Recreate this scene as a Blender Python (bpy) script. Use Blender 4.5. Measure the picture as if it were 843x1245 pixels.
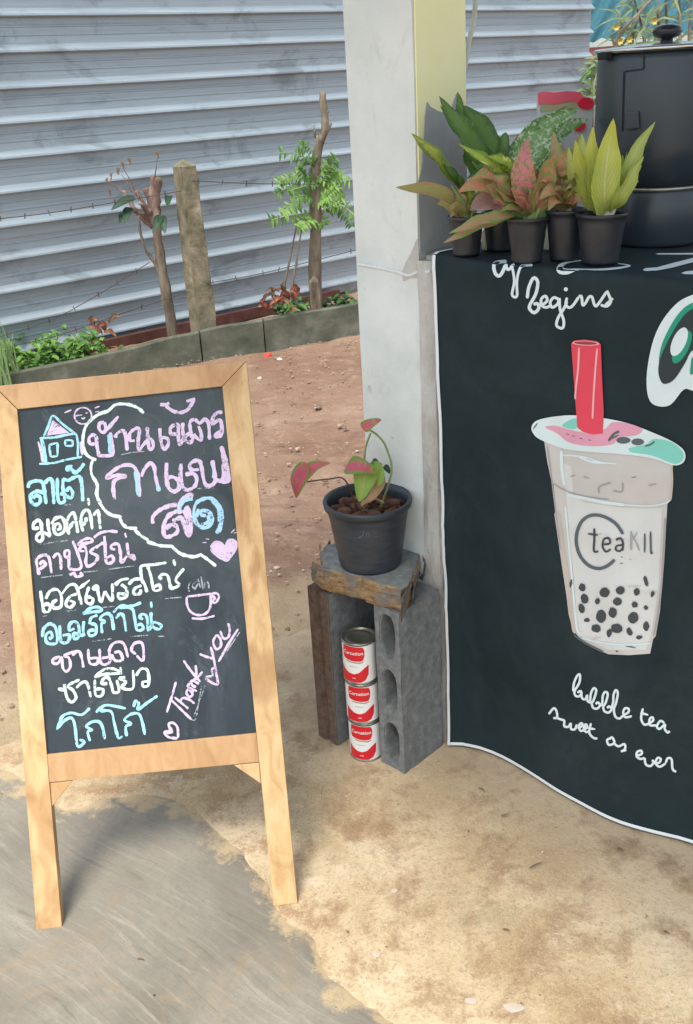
import bpy, bmesh, math, random
from math import radians, sin, cos, pi, atan2
from mathutils import Vector, Matrix, noise
from mathutils.bvhtree import BVHTree
random.seed(7)
sc = bpy.context.scene
for o in list(bpy.data.objects): bpy.data.objects.remove(o)

# ------------------------------------------------------------------ camera
FPX, CX, CY, CH = 1210.0, 421.5, 622.5, 1.37
PITCH, ROLL = radians(23.5), atan2(168, 2780)
_f = Vector((0, cos(PITCH), -sin(PITCH))); _r0 = Vector((1, 0, 0)); _u0 = _r0.cross(_f)
RR = _r0*cos(ROLL) - _u0*sin(ROLL)
UU = _r0*sin(ROLL) + _u0*cos(ROLL)
EYE = Vector((0, 0, CH))
cam = bpy.data.objects.new('camera', bpy.data.cameras.new('camera')); sc.collection.objects.link(cam)
cam.matrix_world = Matrix(((RR.x, UU.x, -_f.x, 0), (RR.y, UU.y, -_f.y, 0), (RR.z, UU.z, -_f.z, CH), (0, 0, 0, 1)))
cam.data.sensor_fit = 'VERTICAL'; cam.data.sensor_height = 36; cam.data.sensor_width = 24.4
cam.data.lens = FPX/1245*36; cam.data.clip_start = 0.05; cam.data.clip_end = 500
sc.camera = cam
# ------------------------------------------------------------------ sky and sun
SUN_EL, SUN_AZ = radians(64), radians(200)     # compass-like azimuth measured from +Y clockwise
w = bpy.data.worlds.new('World'); sc.world = w; w.use_nodes = True
nt = w.node_tree; sky = nt.nodes.new('ShaderNodeTexSky'); sky.sky_type = 'NISHITA'; sky.sun_disc = False
sky.sun_elevation = SUN_EL; sky.sun_rotation = SUN_AZ; sky.dust_density = 2.0; sky.air_density = 1.0; sky.ozone_density = 1.0
bg = nt.nodes['Background']; bg.inputs['Strength'].default_value = 0.15
hs = nt.nodes.new('ShaderNodeHueSaturation'); hs.inputs['Saturation'].default_value = .5    # thin milky cloud
tn = nt.nodes.new('ShaderNodeMix'); tn.data_type = 'RGBA'; tn.blend_type = 'MULTIPLY'; tn.inputs[0].default_value = 1.0; tn.inputs[7].default_value = (.965, 1.0, .975, 1)
nt.links.new(sky.outputs[0], hs.inputs['Color']); nt.links.new(hs.outputs[0], tn.inputs[6]); nt.links.new(tn.outputs[2], bg.inputs['Color'])
sun = bpy.data.objects.new('sun', bpy.data.lights.new('sun', 'SUN')); sc.collection.objects.link(sun)
sun.data.energy = 1.95; sun.data.angle = radians(21); sun.data.color = (1.0, 0.94, 0.84)
sd = Vector((sin(SUN_AZ)*cos(SUN_EL), cos(SUN_AZ)*cos(SUN_EL), sin(SUN_EL)))
sun.rotation_euler = sd.to_track_quat('Z', 'Y').to_euler()
sc.view_settings.view_transform = 'Standard'; sc.view_settings.look = 'None'
sc.view_settings.exposure = 1.03; sc.view_settings.gamma = 1.0
sc.view_settings.use_curve_mapping = False

# ------------------------------------------------------------------ measuring helpers
def ray(x, y): return _f + RR*((x-CX)/FPX) - UU*((y-CY)/FPX)
def G(x, y, z=0.0):
    d = ray(x, y); return EYE + d*((z-CH)/d.z)
def AT(x, y, Y):
    d = ray(x, y); return EYE + d*(Y/d.y)
def PL(x, y, p0, n):
    d = ray(x, y); return EYE + d*((p0-EYE).dot(n)/d.dot(n))

# ------------------------------------------------------------------ materials
def srgb(c):
    return tuple(((v/255)/12.92 if v/255 <= 0.04045 else ((v/255+0.055)/1.055)**2.4) for v in c) + (1.0,)
class NM:
    def __init__(s, name, rough=0.7, metal=0.0, spec=0.4):
        s.m = bpy.data.materials.new(name); s.m.use_nodes = True
        s.t = s.m.node_tree; s.b = s.t.nodes['Principled BSDF']
        s.b.inputs['Roughness'].default_value = rough; s.b.inputs['Metallic'].default_value = metal
        s.b.inputs['Specular IOR Level'].default_value = spec; s.co = {}
    def n(s, k, **kw):
        q = s.t.nodes.new(k)
        for a, v in kw.items(): setattr(q, a, v)
        return q
    def l(s, a, b): s.t.links.new(a, b)
    def coord(s, which='Object', scale=(1, 1, 1), rot=(0, 0, 0)):
        tc = s.n('ShaderNodeTexCoord'); mp = s.n('ShaderNodeMapping')
        mp.inputs['Scale'].default_value = scale; mp.inputs['Rotation'].default_value = rot
        s.l(tc.outputs[which], mp.inputs['Vector']); return mp.outputs[0]
    def noise(s, scale, detail=5, rough=0.6, co=None, dist=0.0):
        q = s.n('ShaderNodeTexNoise'); q.inputs['Scale'].default_value = scale; q.inputs['Detail'].default_value = detail
        q.inputs['Roughness'].default_value = rough; q.inputs['Distortion'].default_value = dist
        s.l(co or s.coord(), q.inputs['Vector']); return q.outputs['Fac']
    def ramp(s, fac, stops, interp='LINEAR'):
        q = s.n('ShaderNodeValToRGB'); q.color_ramp.interpolation = interp
        e = q.color_ramp.elements
        while len(e) < len(stops): e.new(0.5)
        for el, (p, c) in zip(e, stops):
            el.position = p; el.color = c if len(c) == 4 else tuple(c)+(1.0,)
        s.l(fac, q.inputs['Fac']); return q.outputs['Color']
    def fr(s, fac, a, b, lo=0.0, hi=1.0):
        q = s.n('ShaderNodeMapRange'); q.inputs['From Min'].default_value = a; q.inputs['From Max'].default_value = b
        q.inputs['To Min'].default_value = lo; q.inputs['To Max'].default_value = hi
        s.l(fac, q.inputs['Value']); return q.outputs[0]
    def mix(s, fac, a, b, mode='MIX'):
        q = s.n('ShaderNodeMix', data_type='RGBA', blend_type=mode)
        for sock, v in ((q.inputs[0], fac), (q.inputs[6], a), (q.inputs[7], b)):
            if isinstance(v, (int, float)): sock.default_value = v
            elif isinstance(v, tuple): sock.default_value = v if len(v) == 4 else v+(1.0,)
            else: s.l(v, sock)
        return q.outputs[2]
    def math(s, op, a, b=0.0):
        q = s.n('ShaderNodeMath', operation=op)
        for sock, v in ((q.inputs[0], a), (q.inputs[1], b)):
            if isinstance(v, (int, float)): sock.default_value = v
            else: s.l(v, sock)
        return q.outputs[0]
    def col(s, c):
        if isinstance(c, tuple): s.b.inputs['Base Color'].default_value = c
        else: s.l(c, s.b.inputs['Base Color'])
        return s
    def bump(s, h, strength=0.3, dist=0.005):
        q = s.n('ShaderNodeBump'); q.inputs['Strength'].default_value = strength; q.inputs['Distance'].default_value = dist
        s.l(h, q.inputs['Height']); s.l(q.outputs[0], s.b.inputs['Normal']); return s
def nmat(name, stops, scale=20, rough=0.7, metal=0, bump=0.2, bscale=None, stretch=(1, 1, 1), rot=(0, 0, 0), spec=0.4, detail=6, dist=0.004, which='Object'):
    q = NM(name, rough, metal, spec); co = q.coord(which, stretch, rot)
    f = q.noise(scale, detail, 0.6, co)
    q.col(q.ramp(f, stops))
    if bump: q.bump(q.noise(bscale or scale*3, 6, 0.7, co), bump, dist)
    return q.m
def c3(r, g, b): return (r, g, b, 1.0)

# ---- bits used in several places
M = {}
M['plastic_black'] = nmat('black_plastic', [(0.3, c3(.012, .014, .018)), (0.7, c3(.03, .034, .042))], 30, 0.42, 0, 0.08, spec=0.5)
M['plastic_grey'] = nmat('dark_grey_plastic', [(0.3, c3(.022, .027, .036)), (0.7, c3(.045, .053, .068))], 18, 0.45, 0, 0.08, stretch=(1, 1, 6), spec=0.5)
M['soil'] = nmat('potting_soil', [(0.3, c3(.025, .012, .008)), (0.5, c3(.07, .035, .022)), (0.75, c3(.16, .09, .06))], 60, 0.95, 0, 0.8, dist=0.01)
M['bark'] = nmat('grey_brown_bark', [(0.3, c3(.07, .055, .04)), (0.5, c3(.19, .15, .11)), (0.75, c3(.34, .30, .24))], 18, 0.95, 0, 0.8, stretch=(1, 1, .25), dist=0.01)
M['bark_red'] = nmat('reddish_bark', [(0.25, c3(.08, .045, .035)), (0.5, c3(.20, .13, .105)), (0.75, c3(.42, .36, .32))], 22, 0.95, 0, 0.8, stretch=(1, 1, .3), dist=0.01)
M['wire'] = nmat('rusty_wire', [(0.3, c3(.04, .03, .028)), (0.7, c3(.10, .08, .075))], 60, 0.7, .3, 0)

# dirt
q = NM('red_brown_dirt', 0.95, 0, 0.2)
big = q.noise(1.1, 5, .6); mid = q.noise(9, 8, .7); fine = q.noise(70, 6, .75)
streak = q.noise(5, 9, .75, q.coord('Object', (.8, 1.25, 1), (0, 0, radians(20))), 1.2)
c = q.ramp(big, [(.35, c3(.245, .145, .10)), (.55, c3(.325, .21, .15)), (.7, c3(.40, .285, .21))])
c = q.mix(q.fr(streak, .50, .68, 0, .75), c, c3(.17, .105, .075))
c = q.mix(q.fr(mid, .52, .72, 0, .6), c, c3(.50, .36, .255))
c = q.mix(q.fr(fine, .6, .72, 0, .8), c, c3(.16, .095, .066))
sand = q.n('ShaderNodeAttribute', attribute_name='sand')
c = q.mix(sand.outputs['Fac'], c, q.ramp(mid, [(.3, c3(.42, .31, .2)), (.7, c3(.56, .44, .29))]))
q.col(c); q.bump(q.math('ADD', q.math('MULTIPLY', mid, 2.0), fine), .9, .012); M['dirt'] = q.m

# stained floor
q = NM('sandy_stained_concrete', 0.85, 0, 0.3)
big = q.noise(2.6, 7, .68, dist=.25); mid = q.noise(10, 10, .74, dist=.2); fine = q.noise(150, 6, .75)
c = q.ramp(big, [(.3, c3(.35, .235, .13)), (.43, c3(.47, .34, .195)), (.55, c3(.61, .475, .305)), (.68, c3(.70, .58, .41))])
c = q.mix(q.fr(mid, .49, .62, 0, .8), c, c3(.31, .19, .10))
c = q.mix(q.fr(q.noise(4.3, 9, .75, dist=.3), .53, .64, 0, .55), c, c3(.37, .33, .20))
c = q.mix(q.fr(q.noise(6.5, 10, .8, dist=.2), .56, .63, 0, .5), c, c3(.72, .62, .45))
c = q.mix(q.fr(q.noise(30, 8, .8, dist=.15), .60, .70, 0, .6), c, c3(.24, .15, .09))
c = q.mix(q.fr(fine, .50, .70, 0, .65), c, c3(.24, .155, .095))
c = q.mix(q.fr(q.noise(330, 3, .7), .56, .70, 0, .5), c, c3(.78, .68, .52))
c = q.mix(q.fr(q.noise(60, 3, .55), .72, .77, 0, .8), c, c3(.18, .09, .05))
shd = q.n('ShaderNodeAttribute', attribute_name='banner_shade')       # shade painted in as darker brown along the foot of the banner
c = q.mix(shd.outputs['Fac'], c, q.ramp(mid, [(.35, c3(.33, .255, .18)), (.5, c3(.42, .33, .23)), (.65, c3(.24, .17, .115))]))
q.col(c); q.bump(q.math('ADD', q.math('MULTIPLY', mid, 2.2), q.math('MULTIPLY', fine, .5)), .5, .006); M['pad'] = q.m

# brushed cement
q = NM('brushed_grey_cement', 0.85, 0, 0.3)
co = q.coord('Object', (1, 1, 1), (0, 0, radians(40)))
wn = q.n('ShaderNodeTexNoise'); wn.inputs['Scale'].default_value = 1.6; wn.inputs['Detail'].default_value = 3; q.l(q.coord(), wn.inputs['Vector'])
vm = q.n('ShaderNodeVectorMath', operation='MULTIPLY_ADD'); q.l(wn.outputs['Color'], vm.inputs[0]); vm.inputs[1].default_value = (.11, .11, 0); q.l(co, vm.inputs[2])
warp = q.n('ShaderNodeMapping'); warp.inputs['Scale'].default_value = (2.6, 30, 1); q.l(vm.outputs[0], warp.inputs['Vector'])
st = q.noise(2.2, 10, .78, warp.outputs[0], .5); big = q.noise(1.9, 6, .65, dist=.8); fine = q.noise(110, 6, .75); region = q.noise(1.5, 3, .5, q.coord('Object', (1, 1, 1), (.3, .2, 0)))
amt = q.fr(region, .44, .58, .06, 1)
c = q.ramp(big, [(.3, c3(.165, .15, .122)), (.5, c3(.225, .205, .168)), (.7, c3(.31, .282, .232))])
c = q.mix(q.math('MULTIPLY', amt, q.fr(st, .52, .66, 0, .5)), c, c3(.43, .385, .31))
c = q.mix(q.math('MULTIPLY', amt, q.fr(st, .44, .36, 0, .6)), c, c3(.15, .125, .09))
c = q.mix(q.fr(fine, .5, .75, 0, .55), c, c3(.18, .155, .12))
c = q.mix(q.fr(q.noise(5, 8, .75, dist=.8), .53, .68, 0, .6), c, c3(.31, .24, .16))
eg = q.n('ShaderNodeAttribute', attribute_name='rim')       # sand drifted over the edge
c = q.mix(q.fr(q.math('ADD', eg.outputs['Fac'], q.math('MULTIPLY', q.math('SUBTRACT', q.noise(16, 8, .75), .5), 1.5)), .78, .95), c, c3(.47, .36, .22))
q.col(c); q.bump(q.math('ADD', q.math('MULTIPLY', st, amt), q.math('MULTIPLY', fine, .35)), .5, .004); M['cement'] = q.m

q = NM('galvanised_sheet', 0.5, 0.3, 0.5)
co = q.coord('Object', (.25, 1, 30)); st = q.noise(4, 6, .7, co); big = q.noise(1.3, 5, .65)
info = q.n('ShaderNodeObjectInfo')
c = q.ramp(st, [(.3, c3(.275, .335, .385)), (.7, c3(.375, .44, .49))])
c = q.mix(q.fr(big, .56, .72, 0, .6), c, c3(.20, .24, .27))
c = q.mix(q.fr(info.outputs['Random'], 0, 1, 0, .25), c, c3(.33, .36, .40))
c = q.mix(q.fr(q.noise(3.2, 7, .7, q.coord('Object', (.5, 1, 1.4)), .6), .55, .66, 0, .6), c, c3(.15, .18, .20)); q.col(c); q.l(q.fr(st, .3, .7, .34, .52), q.b.inputs['Roughness']); q.bump(st, .05, .002); M['sheet'] = q.m
M['rust_beam'] = nmat('rusty_red_steel', [(.3, c3(.05, .018, .014)), (.7, c3(.13, .05, .04))], 12, .8, .1, .3)
M['old_concrete'] = nmat('mossy_old_concrete', [(.25, c3(.045, .055, .04)), (.5, c3(.10, .105, .08)), (.75, c3(.21, .205, .165))], 7, .95, 0, .6, detail=8, dist=.008)
M['post_concrete'] = nmat('weathered_post_concrete', [(.25, c3(.06, .065, .035)), (.42, c3(.145, .135, .085)), (.6, c3(.26, .22, .155)), (.78, c3(.42, .385, .31))], 11, .95, 0, .7, detail=9, dist=.012)

q = NM('whitish_pillar_concrete', .85, 0, .3)
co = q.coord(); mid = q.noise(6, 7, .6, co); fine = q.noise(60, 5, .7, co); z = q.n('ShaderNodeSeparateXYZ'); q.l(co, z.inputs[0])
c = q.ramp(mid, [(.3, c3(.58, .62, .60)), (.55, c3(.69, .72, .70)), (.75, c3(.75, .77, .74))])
c = q.mix(q.fr(z.outputs['Z'], 1.25, 2.0, 0, .35), c, c3(.43, .43, .42))  # roof shade painted into the colour, greyer towards the top
c = q.mix(q.fr(q.noise(3, 8, .75, q.coord('Object', (1, 1, .3))), .60, .72, 0, .5), c, c3(.42, .38, .31))
c = q.mix(q.fr(q.noise(24, 3, .5, co), .70, .76, 0, .5), c, c3(.30, .29, .27))
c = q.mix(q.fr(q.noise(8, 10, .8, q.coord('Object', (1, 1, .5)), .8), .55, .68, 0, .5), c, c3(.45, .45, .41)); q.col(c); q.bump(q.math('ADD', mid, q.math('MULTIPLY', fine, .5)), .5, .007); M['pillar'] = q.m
M['rough_mortar'] = nmat('rough_mortar', [(.25, c3(.27, .24, .21)), (.45, c3(.48, .46, .425)), (.7, c3(.62, .615, .59))], 14, .95, 0, .8, detail=8, dist=.012, stretch=(1, 1, .5))
M['yellow_paint'] = nmat('pale_yellow_paint', [(.3, c3(.86, .83, .46)), (.7, c3(.90, .87, .53))], 9, .6, 0, .12, bscale=60)
M['patch_grey'] = nmat('grey_patch_surface', [(.3, c3(.28, .30, .315)), (.7, c3(.40, .415, .42))], 9, .85, 0, .3, bscale=50)
M['grey_counter'] = nmat('counter_concrete', [(.3, c3(.26, .25, .23)), (.7, c3(.42, .41, .38))], 8, .9, 0, .4)

def wood(name, base, dark, light, rot=(0, 0, 0), seed=0.0):
    q = NM(name, .5, 0, .4)
    tc = q.coord('Object', (11, 11, 1.1), rot)
    g = q.noise(3.0, 7, .62, tc, .8); k = q.noise(.9, 3, .5, q.coord('Object', (5, 5, 1.6), rot), 1.2)
    c = q.ramp(g, [(.25, dark), (.5, base), (.75, light)])
    c = q.mix(q.fr(k, .55, .60, 0, .55), c, dark)
    q.col(c); q.bump(g, .08, .002); return q.m
RAIL = (0, radians(90), 0)
M['wood_stile'] = wood('light_pine_upright', c3(.56, .37, .18), c3(.36, .19, .08), c3(.66, .48, .27))
M['wood_rail'] = wood('light_pine_crosswise', c3(.48, .285, .14), c3(.37, .20, .09), c3(.56, .355, .19), (0, radians(86), 0))
q = NM('chalkboard_black', .7, 0, .3)
big = q.noise(5, 5, .6); sm = q.noise(3, 6, .7, q.coord('Object', (1, 1, .35)), .6)
c = q.ramp(big, [(.3, c3(.022, .033, .042)), (.7, c3(.038, .052, .063))])
c = q.mix(q.fr(sm, .48, .72, 0, .6), c, c3(.11, .135, .15)); c = q.mix(q.fr(q.noise(14, 8, .75, q.coord('Object', (1, 1, .5)), 1.0), .55, .7, 0, .45), c, c3(.14, .165, .18)); q.col(c); M['chalkboard'] = q.m

def chalk(name, col, faint=0.0):
    q = NM(name, 1.0, 0, 0.0); q.col(col)
    a = q.noise(260, 4, .75); b_ = q.noise(45, 3, .6)
    al = q.fr(q.math('ADD', a, q.math('MULTIPLY', q.math('SUBTRACT', b_, .5), .6)), .30+faint, .42+faint)
    q.l(al, q.b.inputs['Alpha']); return q.m
CH_ = {'pink': chalk('pink_chalk', c3(.62, .50, .68)), 'cyan': chalk('cyan_chalk', c3(.34, .64, .75)),
       'blue': chalk('blue_chalk', c3(.36, .58, .78)), 'green': chalk('mint_white_chalk', c3(.66, .82, .76)),
       'dust': chalk('chalk_dust', c3(.36, .40, .44), .12)}
def flat(name, col, rough=.55):
    q = NM(name, rough, 0, .4); n_ = q.noise(25, 4, .6)
    q.col(q.mix(q.fr(n_, .3, .7, 0, .22), col, tuple(v*.72 for v in col[:3])+(1.0,))); return q.m
q = NM('black_printed_fabric', .75, 0, .2)
f1 = q.noise(6, 5, .6); c = q.ramp(f1, [(.3, c3(.010, .020, .024)), (.7, c3(.017, .031, .036))]); c = q.mix(q.fr(q.noise(3, 9, .75, q.coord('Object', (1, 1, .6)), .8), .5, .75, 0, .4), c, c3(.05, .065, .07))
q.col(c); q.bump(q.noise(9, 5, .6, q.coord('Object', (1, 1, 1.6))), .5, .006)
M['banner'] = q.m
PR = {'white': flat('print_white', c3(.66, .76, .80)), 'lidwhite': flat('print_lid_white', c3(.66, .77, .80)),
      'body': flat('print_milk_tea', c3(.56, .54, .52)), 'body2': flat('print_milk_tea_light', c3(.64, .65, .645)), 'tan': flat('print_tan', c3(.52, .46, .42)),
      'pink': flat('print_pink', c3(.72, .34, .46)), 'teal': flat('print_teal', c3(.22, .62, .54)),
      'red': flat('print_red', c3(.72, .06, .10)), 'dred': flat('print_dark_red', c3(.30, .05, .07)),
      'grey': flat('print_slate', c3(.10, .12, .14)), 'dgrey': flat('print_charcoal', c3(.055, .065, .072)),
      'lgrey': flat('print_soft_grey', c3(.36, .35, .37)), 'green': flat('print_green', c3(.012, .30, .19)),
      'dark': flat('print_black', c3(.022, .036, .040)), 'rose': flat('print_rose', c3(.85, .42, .46))}
HEM = flat('white_hem', c3(.72, .76, .79))

# ------------------------------------------------------------------ object helpers
COL = sc.collection
KEEP = set()
def link(name, me, mats=None, parent=None):
    o = bpy.data.objects.new(name, me); COL.objects.link(o)
    if mats is not None and not me.materials:
        for m_ in (mats if isinstance(mats, (list, tuple)) else [mats]): me.materials.append(m_)
    if parent:
        o.parent = parent; o.matrix_parent_inverse = Matrix.Identity(4)
        if parent.get('_w'): pass
    return o
def thing(name, label, cat, loc=(0, 0, 0), group=None, rz=0.0):
    o = bpy.data.objects.new(name, None); COL.objects.link(o); o.location = loc; o.rotation_euler = (0, 0, rz)
    o.empty_display_size = .05
    o['label'] = label; o['category'] = cat
    if group: o['group'] = group
    return o
def tag(o, label, cat, group=None):
    o['label'] = label; o['category'] = cat
    if group: o['group'] = group
    return o
def fin(name, bm, mats, parent=None, smooth=False, origin=None):
    """bm is in world coordinates; parent is an unrotated Empty (only a location)"""
    off = Vector(parent_world(parent)) if parent else (Vector(origin) if origin is not None else Vector((0, 0, 0)))
    bmesh.ops.translate(bm, verts=bm.verts, vec=-off)
    if id(bm) in KEEP: KEEP.discard(id(bm))
    else: bmesh.ops.recalc_face_normals(bm, faces=bm.faces)
    me = bpy.data.meshes.new(name); bm.to_mesh(me); bm.free()
    if smooth:
        for p in me.polygons: p.use_smooth = True
    o = link(name, me, mats, parent)
    if not parent and origin is not None: o.location = origin
    return o
def parent_world(p):
    v = Vector((0, 0, 0))
    while p: v = v + Vector(p.location); p = p.parent
    return v
def box(bm, o, a, b, c):
    o, a, b, c = map(Vector, (o, a, b, c))
    vs = [bm.verts.new(o+a*i+b*j+c*k) for k in (0, 1) for j in (0, 1) for i in (0, 1)]
    for f in ((0, 1, 3, 2), (4, 6, 7, 5), (0, 4, 5, 1), (2, 3, 7, 6), (0, 2, 6, 4), (1, 5, 7, 3)):
        bm.faces.new([vs[i] for i in f])
    return vs
def prism(bm, pts, vec, bevel=0.0):
    pts = [Vector(p) for p in pts]; vec = Vector(vec)
    a = [bm.verts.new(p) for p in pts]; b = [bm.verts.new(p+vec) for p in pts]; n = len(pts)
    fs = [bm.faces.new(a), bm.faces.new(list(reversed(b)))]
    for i in range(n): fs.append(bm.faces.new((a[i], b[i], b[(i+1) % n], a[(i+1) % n])))
    if bevel:
        es = set(e for f in fs for e in f.edges)
        bmesh.ops.bevel(bm, geom=list(es), offset=bevel, segments=2, affect='EDGES', profile=.6)
def tube(bm, pts, rad, seg=8, cap=True):
    pts = [Vector(p) for p in pts]; n = len(pts)
    if not isinstance(rad, (list, tuple)): rad = [rad]*n
    rings = []; prev = None
    for i, p in enumerate(pts):
        t = (pts[min(i+1, n-1)]-pts[max(i-1, 0)]).normalized()
        ref = prev if prev is not None else (Vector((0, 0, 1)) if abs(t.z) < .9 else Vector((1, 0, 0)))
        a = (ref - t*ref.dot(t)).normalized(); prev = a; b = t.cross(a)
        rings.append([bm.verts.new(p+(a*cos(2*pi*k/seg)+b*sin(2*pi*k/seg))*rad[i]) for k in range(seg)])
    for r0, r1 in zip(rings, rings[1:]):
        for k in range(seg): bm.faces.new((r0[k], r0[(k+1) % seg], r1[(k+1) % seg], r1[k]))
    if cap:
        bm.faces.new(rings[0]); bm.faces.new(list(reversed(rings[-1])))
def lathe(bm, cen, prof, seg=40, tilt=None):
    cen = Vector(cen); rings = []
    for r, z in prof:
        if r < 1e-5: rings.append([bm.verts.new(cen+Vector((0, 0, z)))])
        else: rings.append([bm.verts.new(cen+Vector((r*cos(2*pi*k/seg), r*sin(2*pi*k/seg), z))) for k in range(seg)])
    for a, b in zip(rings, rings[1:]):
        for k in range(seg):
            k2 = (k+1) % seg
            if len(a) == 1 and len(b) > 1: bm.faces.new((a[0], b[k], b[k2]))
            elif len(b) == 1 and len(a) > 1: bm.faces.new((a[k2], a[k], b[0]))
            elif len(a) > 1: bm.faces.new((a[k], a[k2], b[k2], b[k]))
def smooth_pts(pts, n=5, closed=False):
    P = [Vector(p) for p in pts]; m = len(P)
    if m < 3: return P
    out = []
    rng = m if closed else m-1
    for i in range(rng):
        if closed: p0, p1, p2, p3 = P[i-1], P[i], P[(i+1) % m], P[(i+2) % m]
        else: p0, p1, p2, p3 = P[max(i-1, 0)], P[i], P[i+1], P[min(i+2, m-1)]
        for k in range(n):
            t = k/n
            out.append(.5*((2*p1)+(-p0+p2)*t+(2*p0-5*p1+4*p2-p3)*t*t+(-p0+3*p1-3*p2+p3)*t**3))
    if not closed: out.append(P[-1])
    return out
def rough(bm, amp, fr=30.0):
    for v in bm.verts: v.co += Vector((noise.noise(v.co*fr), noise.noise(v.co*fr+Vector((9, 9, 9))), .4*noise.noise(v.co*fr*1.3)))*amp
def rnd(a, b): return random.uniform(a, b)

E1 = Vector((cos(radians(-45)), sin(radians(-45)), 0)); E2 = Vector((cos(radians(45)), sin(radians(45)), 0)); ZZ = Vector((0, 0, 1))
ZT = 1.07
# ================================================================== SETTING: ground
def pad_edge_y(x):      # dirt / floor edge, in world metres
    a = G(10, 905); b = G(365, 768); c = G(440, 745)
    t = (x-a.x)/(b.x-a.x)
    return a.y+(b.y-a.y)*t if x < b.x else b.y+(c.y-b.y)/(c.x-b.x)*(x-b.x)
bm = bmesh.new()
xs = [-60, -30, -15, -8, -5]+[-3.2+.04*i for i in range(int(5.6/.04))]+[2.6, 4, 8, 15, 30, 60]
ys = [-40, -15, -5, 0]+[.8+.04*i for i in range(int(6.8/.04))]+[8, 10, 14, 22, 40, 90, 200]
vl = []
lay = bm.verts.layers.float.new('sand')
for y in ys:
    row = []
    for x in xs:
        z = 0
        if -3.3 < x < 2.5 and .7 < y < 7.6:
            z = noise.fractal(Vector((x*4.2, y*4.2, 0)), .6, 2.1, 6)*.012 + noise.noise(Vector((x*.9, y*.9, 3)))*.018
            z = min(z, .02)
        d = y-pad_edge_y(max(min(x, 1), -2))
        k = min(max(d/.18, 0), 1)
        z = z*k - .03*(1-k) if d < .18 else z
        if d > 0: z += .004
        v = bm.verts.new((x, y, z)); v[lay] = max(0, min(1, 1.25-d/.35+noise.noise(Vector((x*6, y*6, 1)))*.5)) if -4 < x < 3 else 0
        row.append(v)
    vl.append(row)
for j in range(len(ys)-1):
    for i in range(len(xs)-1): bm.faces.new((vl[j][i], vl[j][i+1], vl[j+1][i+1], vl[j+1][i]))
g = fin('ground', bm, M['dirt'], smooth=True); g['kind'] = 'structure'

def dist_to_banner(x, y):
    return (2.03-(x+y))/1.4142
bm = bmesh.new(); lay = bm.verts.layers.float.new('banner_shade')
NX, NY = 150, 90; vl = []
for j in range(NY+1):
    row = []
    for i in range(NX+1):
        x = -2.6+5.2*i/NX
        ye = pad_edge_y(max(min(x, 1), -2)) + .035*noise.fractal(Vector((x*5, 2, 0)), .8, 2, 5)+.03
        y = .2+(ye-.2)*(j/NY)
        edge = ye-y
        z = .0045 if edge > .05 else .0045-.02*(1-edge/.05)**2
        z += .0012*noise.noise(Vector((x*3, y*3, 0)))
        v = bm.verts.new((x, y, z)); d = dist_to_banner(x, y)
        v[lay] = max(0, min(1, 1.1-(d+.03*noise.noise(Vector((x*7, y*7, 4))))/.26))*.75 if d > -.3 else 0
        row.append(v)
    vl.append(row)
for j in range(NY):
    for i in range(NX): bm.faces.new((vl[j][i], vl[j][i+1], vl[j+1][i+1], vl[j+1][i]))
pf = fin('sandy_floor', bm, M['pad'], smooth=True); pf['kind'] = 'structure'
# grey cement skim, irregular edge
edge = [(-260, 900), (-100, 915), (3, 932), (30, 948), (60, 962), (78, 978), (105, 976), (130, 966), (165, 961), (195, 962), (222, 970), (240, 985), (262, 1004),
        (282, 1020), (300, 1031), (304, 1048), (318, 1060), (330, 1078), (342, 1104), (352, 1118), (374, 1128), (386, 1146), (388, 1164), (402, 1180), (430, 1202), (458, 1224), (490, 1246), (560, 1320)]
ep = smooth_pts([G(*e, .009) for e in edge], 8)
random.seed(3)
ep = [p+Vector((noise.noise(p*40)*.006+noise.noise(p*14)*.008, noise.noise(p*45+Vector((9, 0, 0)))*.006, 0)) for p in ep]
inner = []
bm = bmesh.new(); n = len(ep)
rim_ = bm.verts.layers.float.new('rim'); rows = []
for t, zz in ((0, .0028), (.012, .0068), (.05, .0082), (.15, .0095), (.4, .0095), (.7, .0095), (1, .0095)):
    row = [bm.verts.new(Vector((p.x, p.y, 0)).lerp(Vector((-1.0+.9*(i/n), .2-.35*(i/n), 0)), t)+Vector((0, 0, zz))) for i, p in enumerate(ep)]
    for v in row: v[rim_] = 1-min(1, t/.15)
    rows.append(row)
for a, b in zip(rows, rows[1:]):
    for i in range(n-1): bm.faces.new((a[i], a[i+1], b[i+1], b[i]))
cs = fin('grey_cement_floor', bm, M['cement'], smooth=True); cs['kind'] = 'structure'

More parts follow.
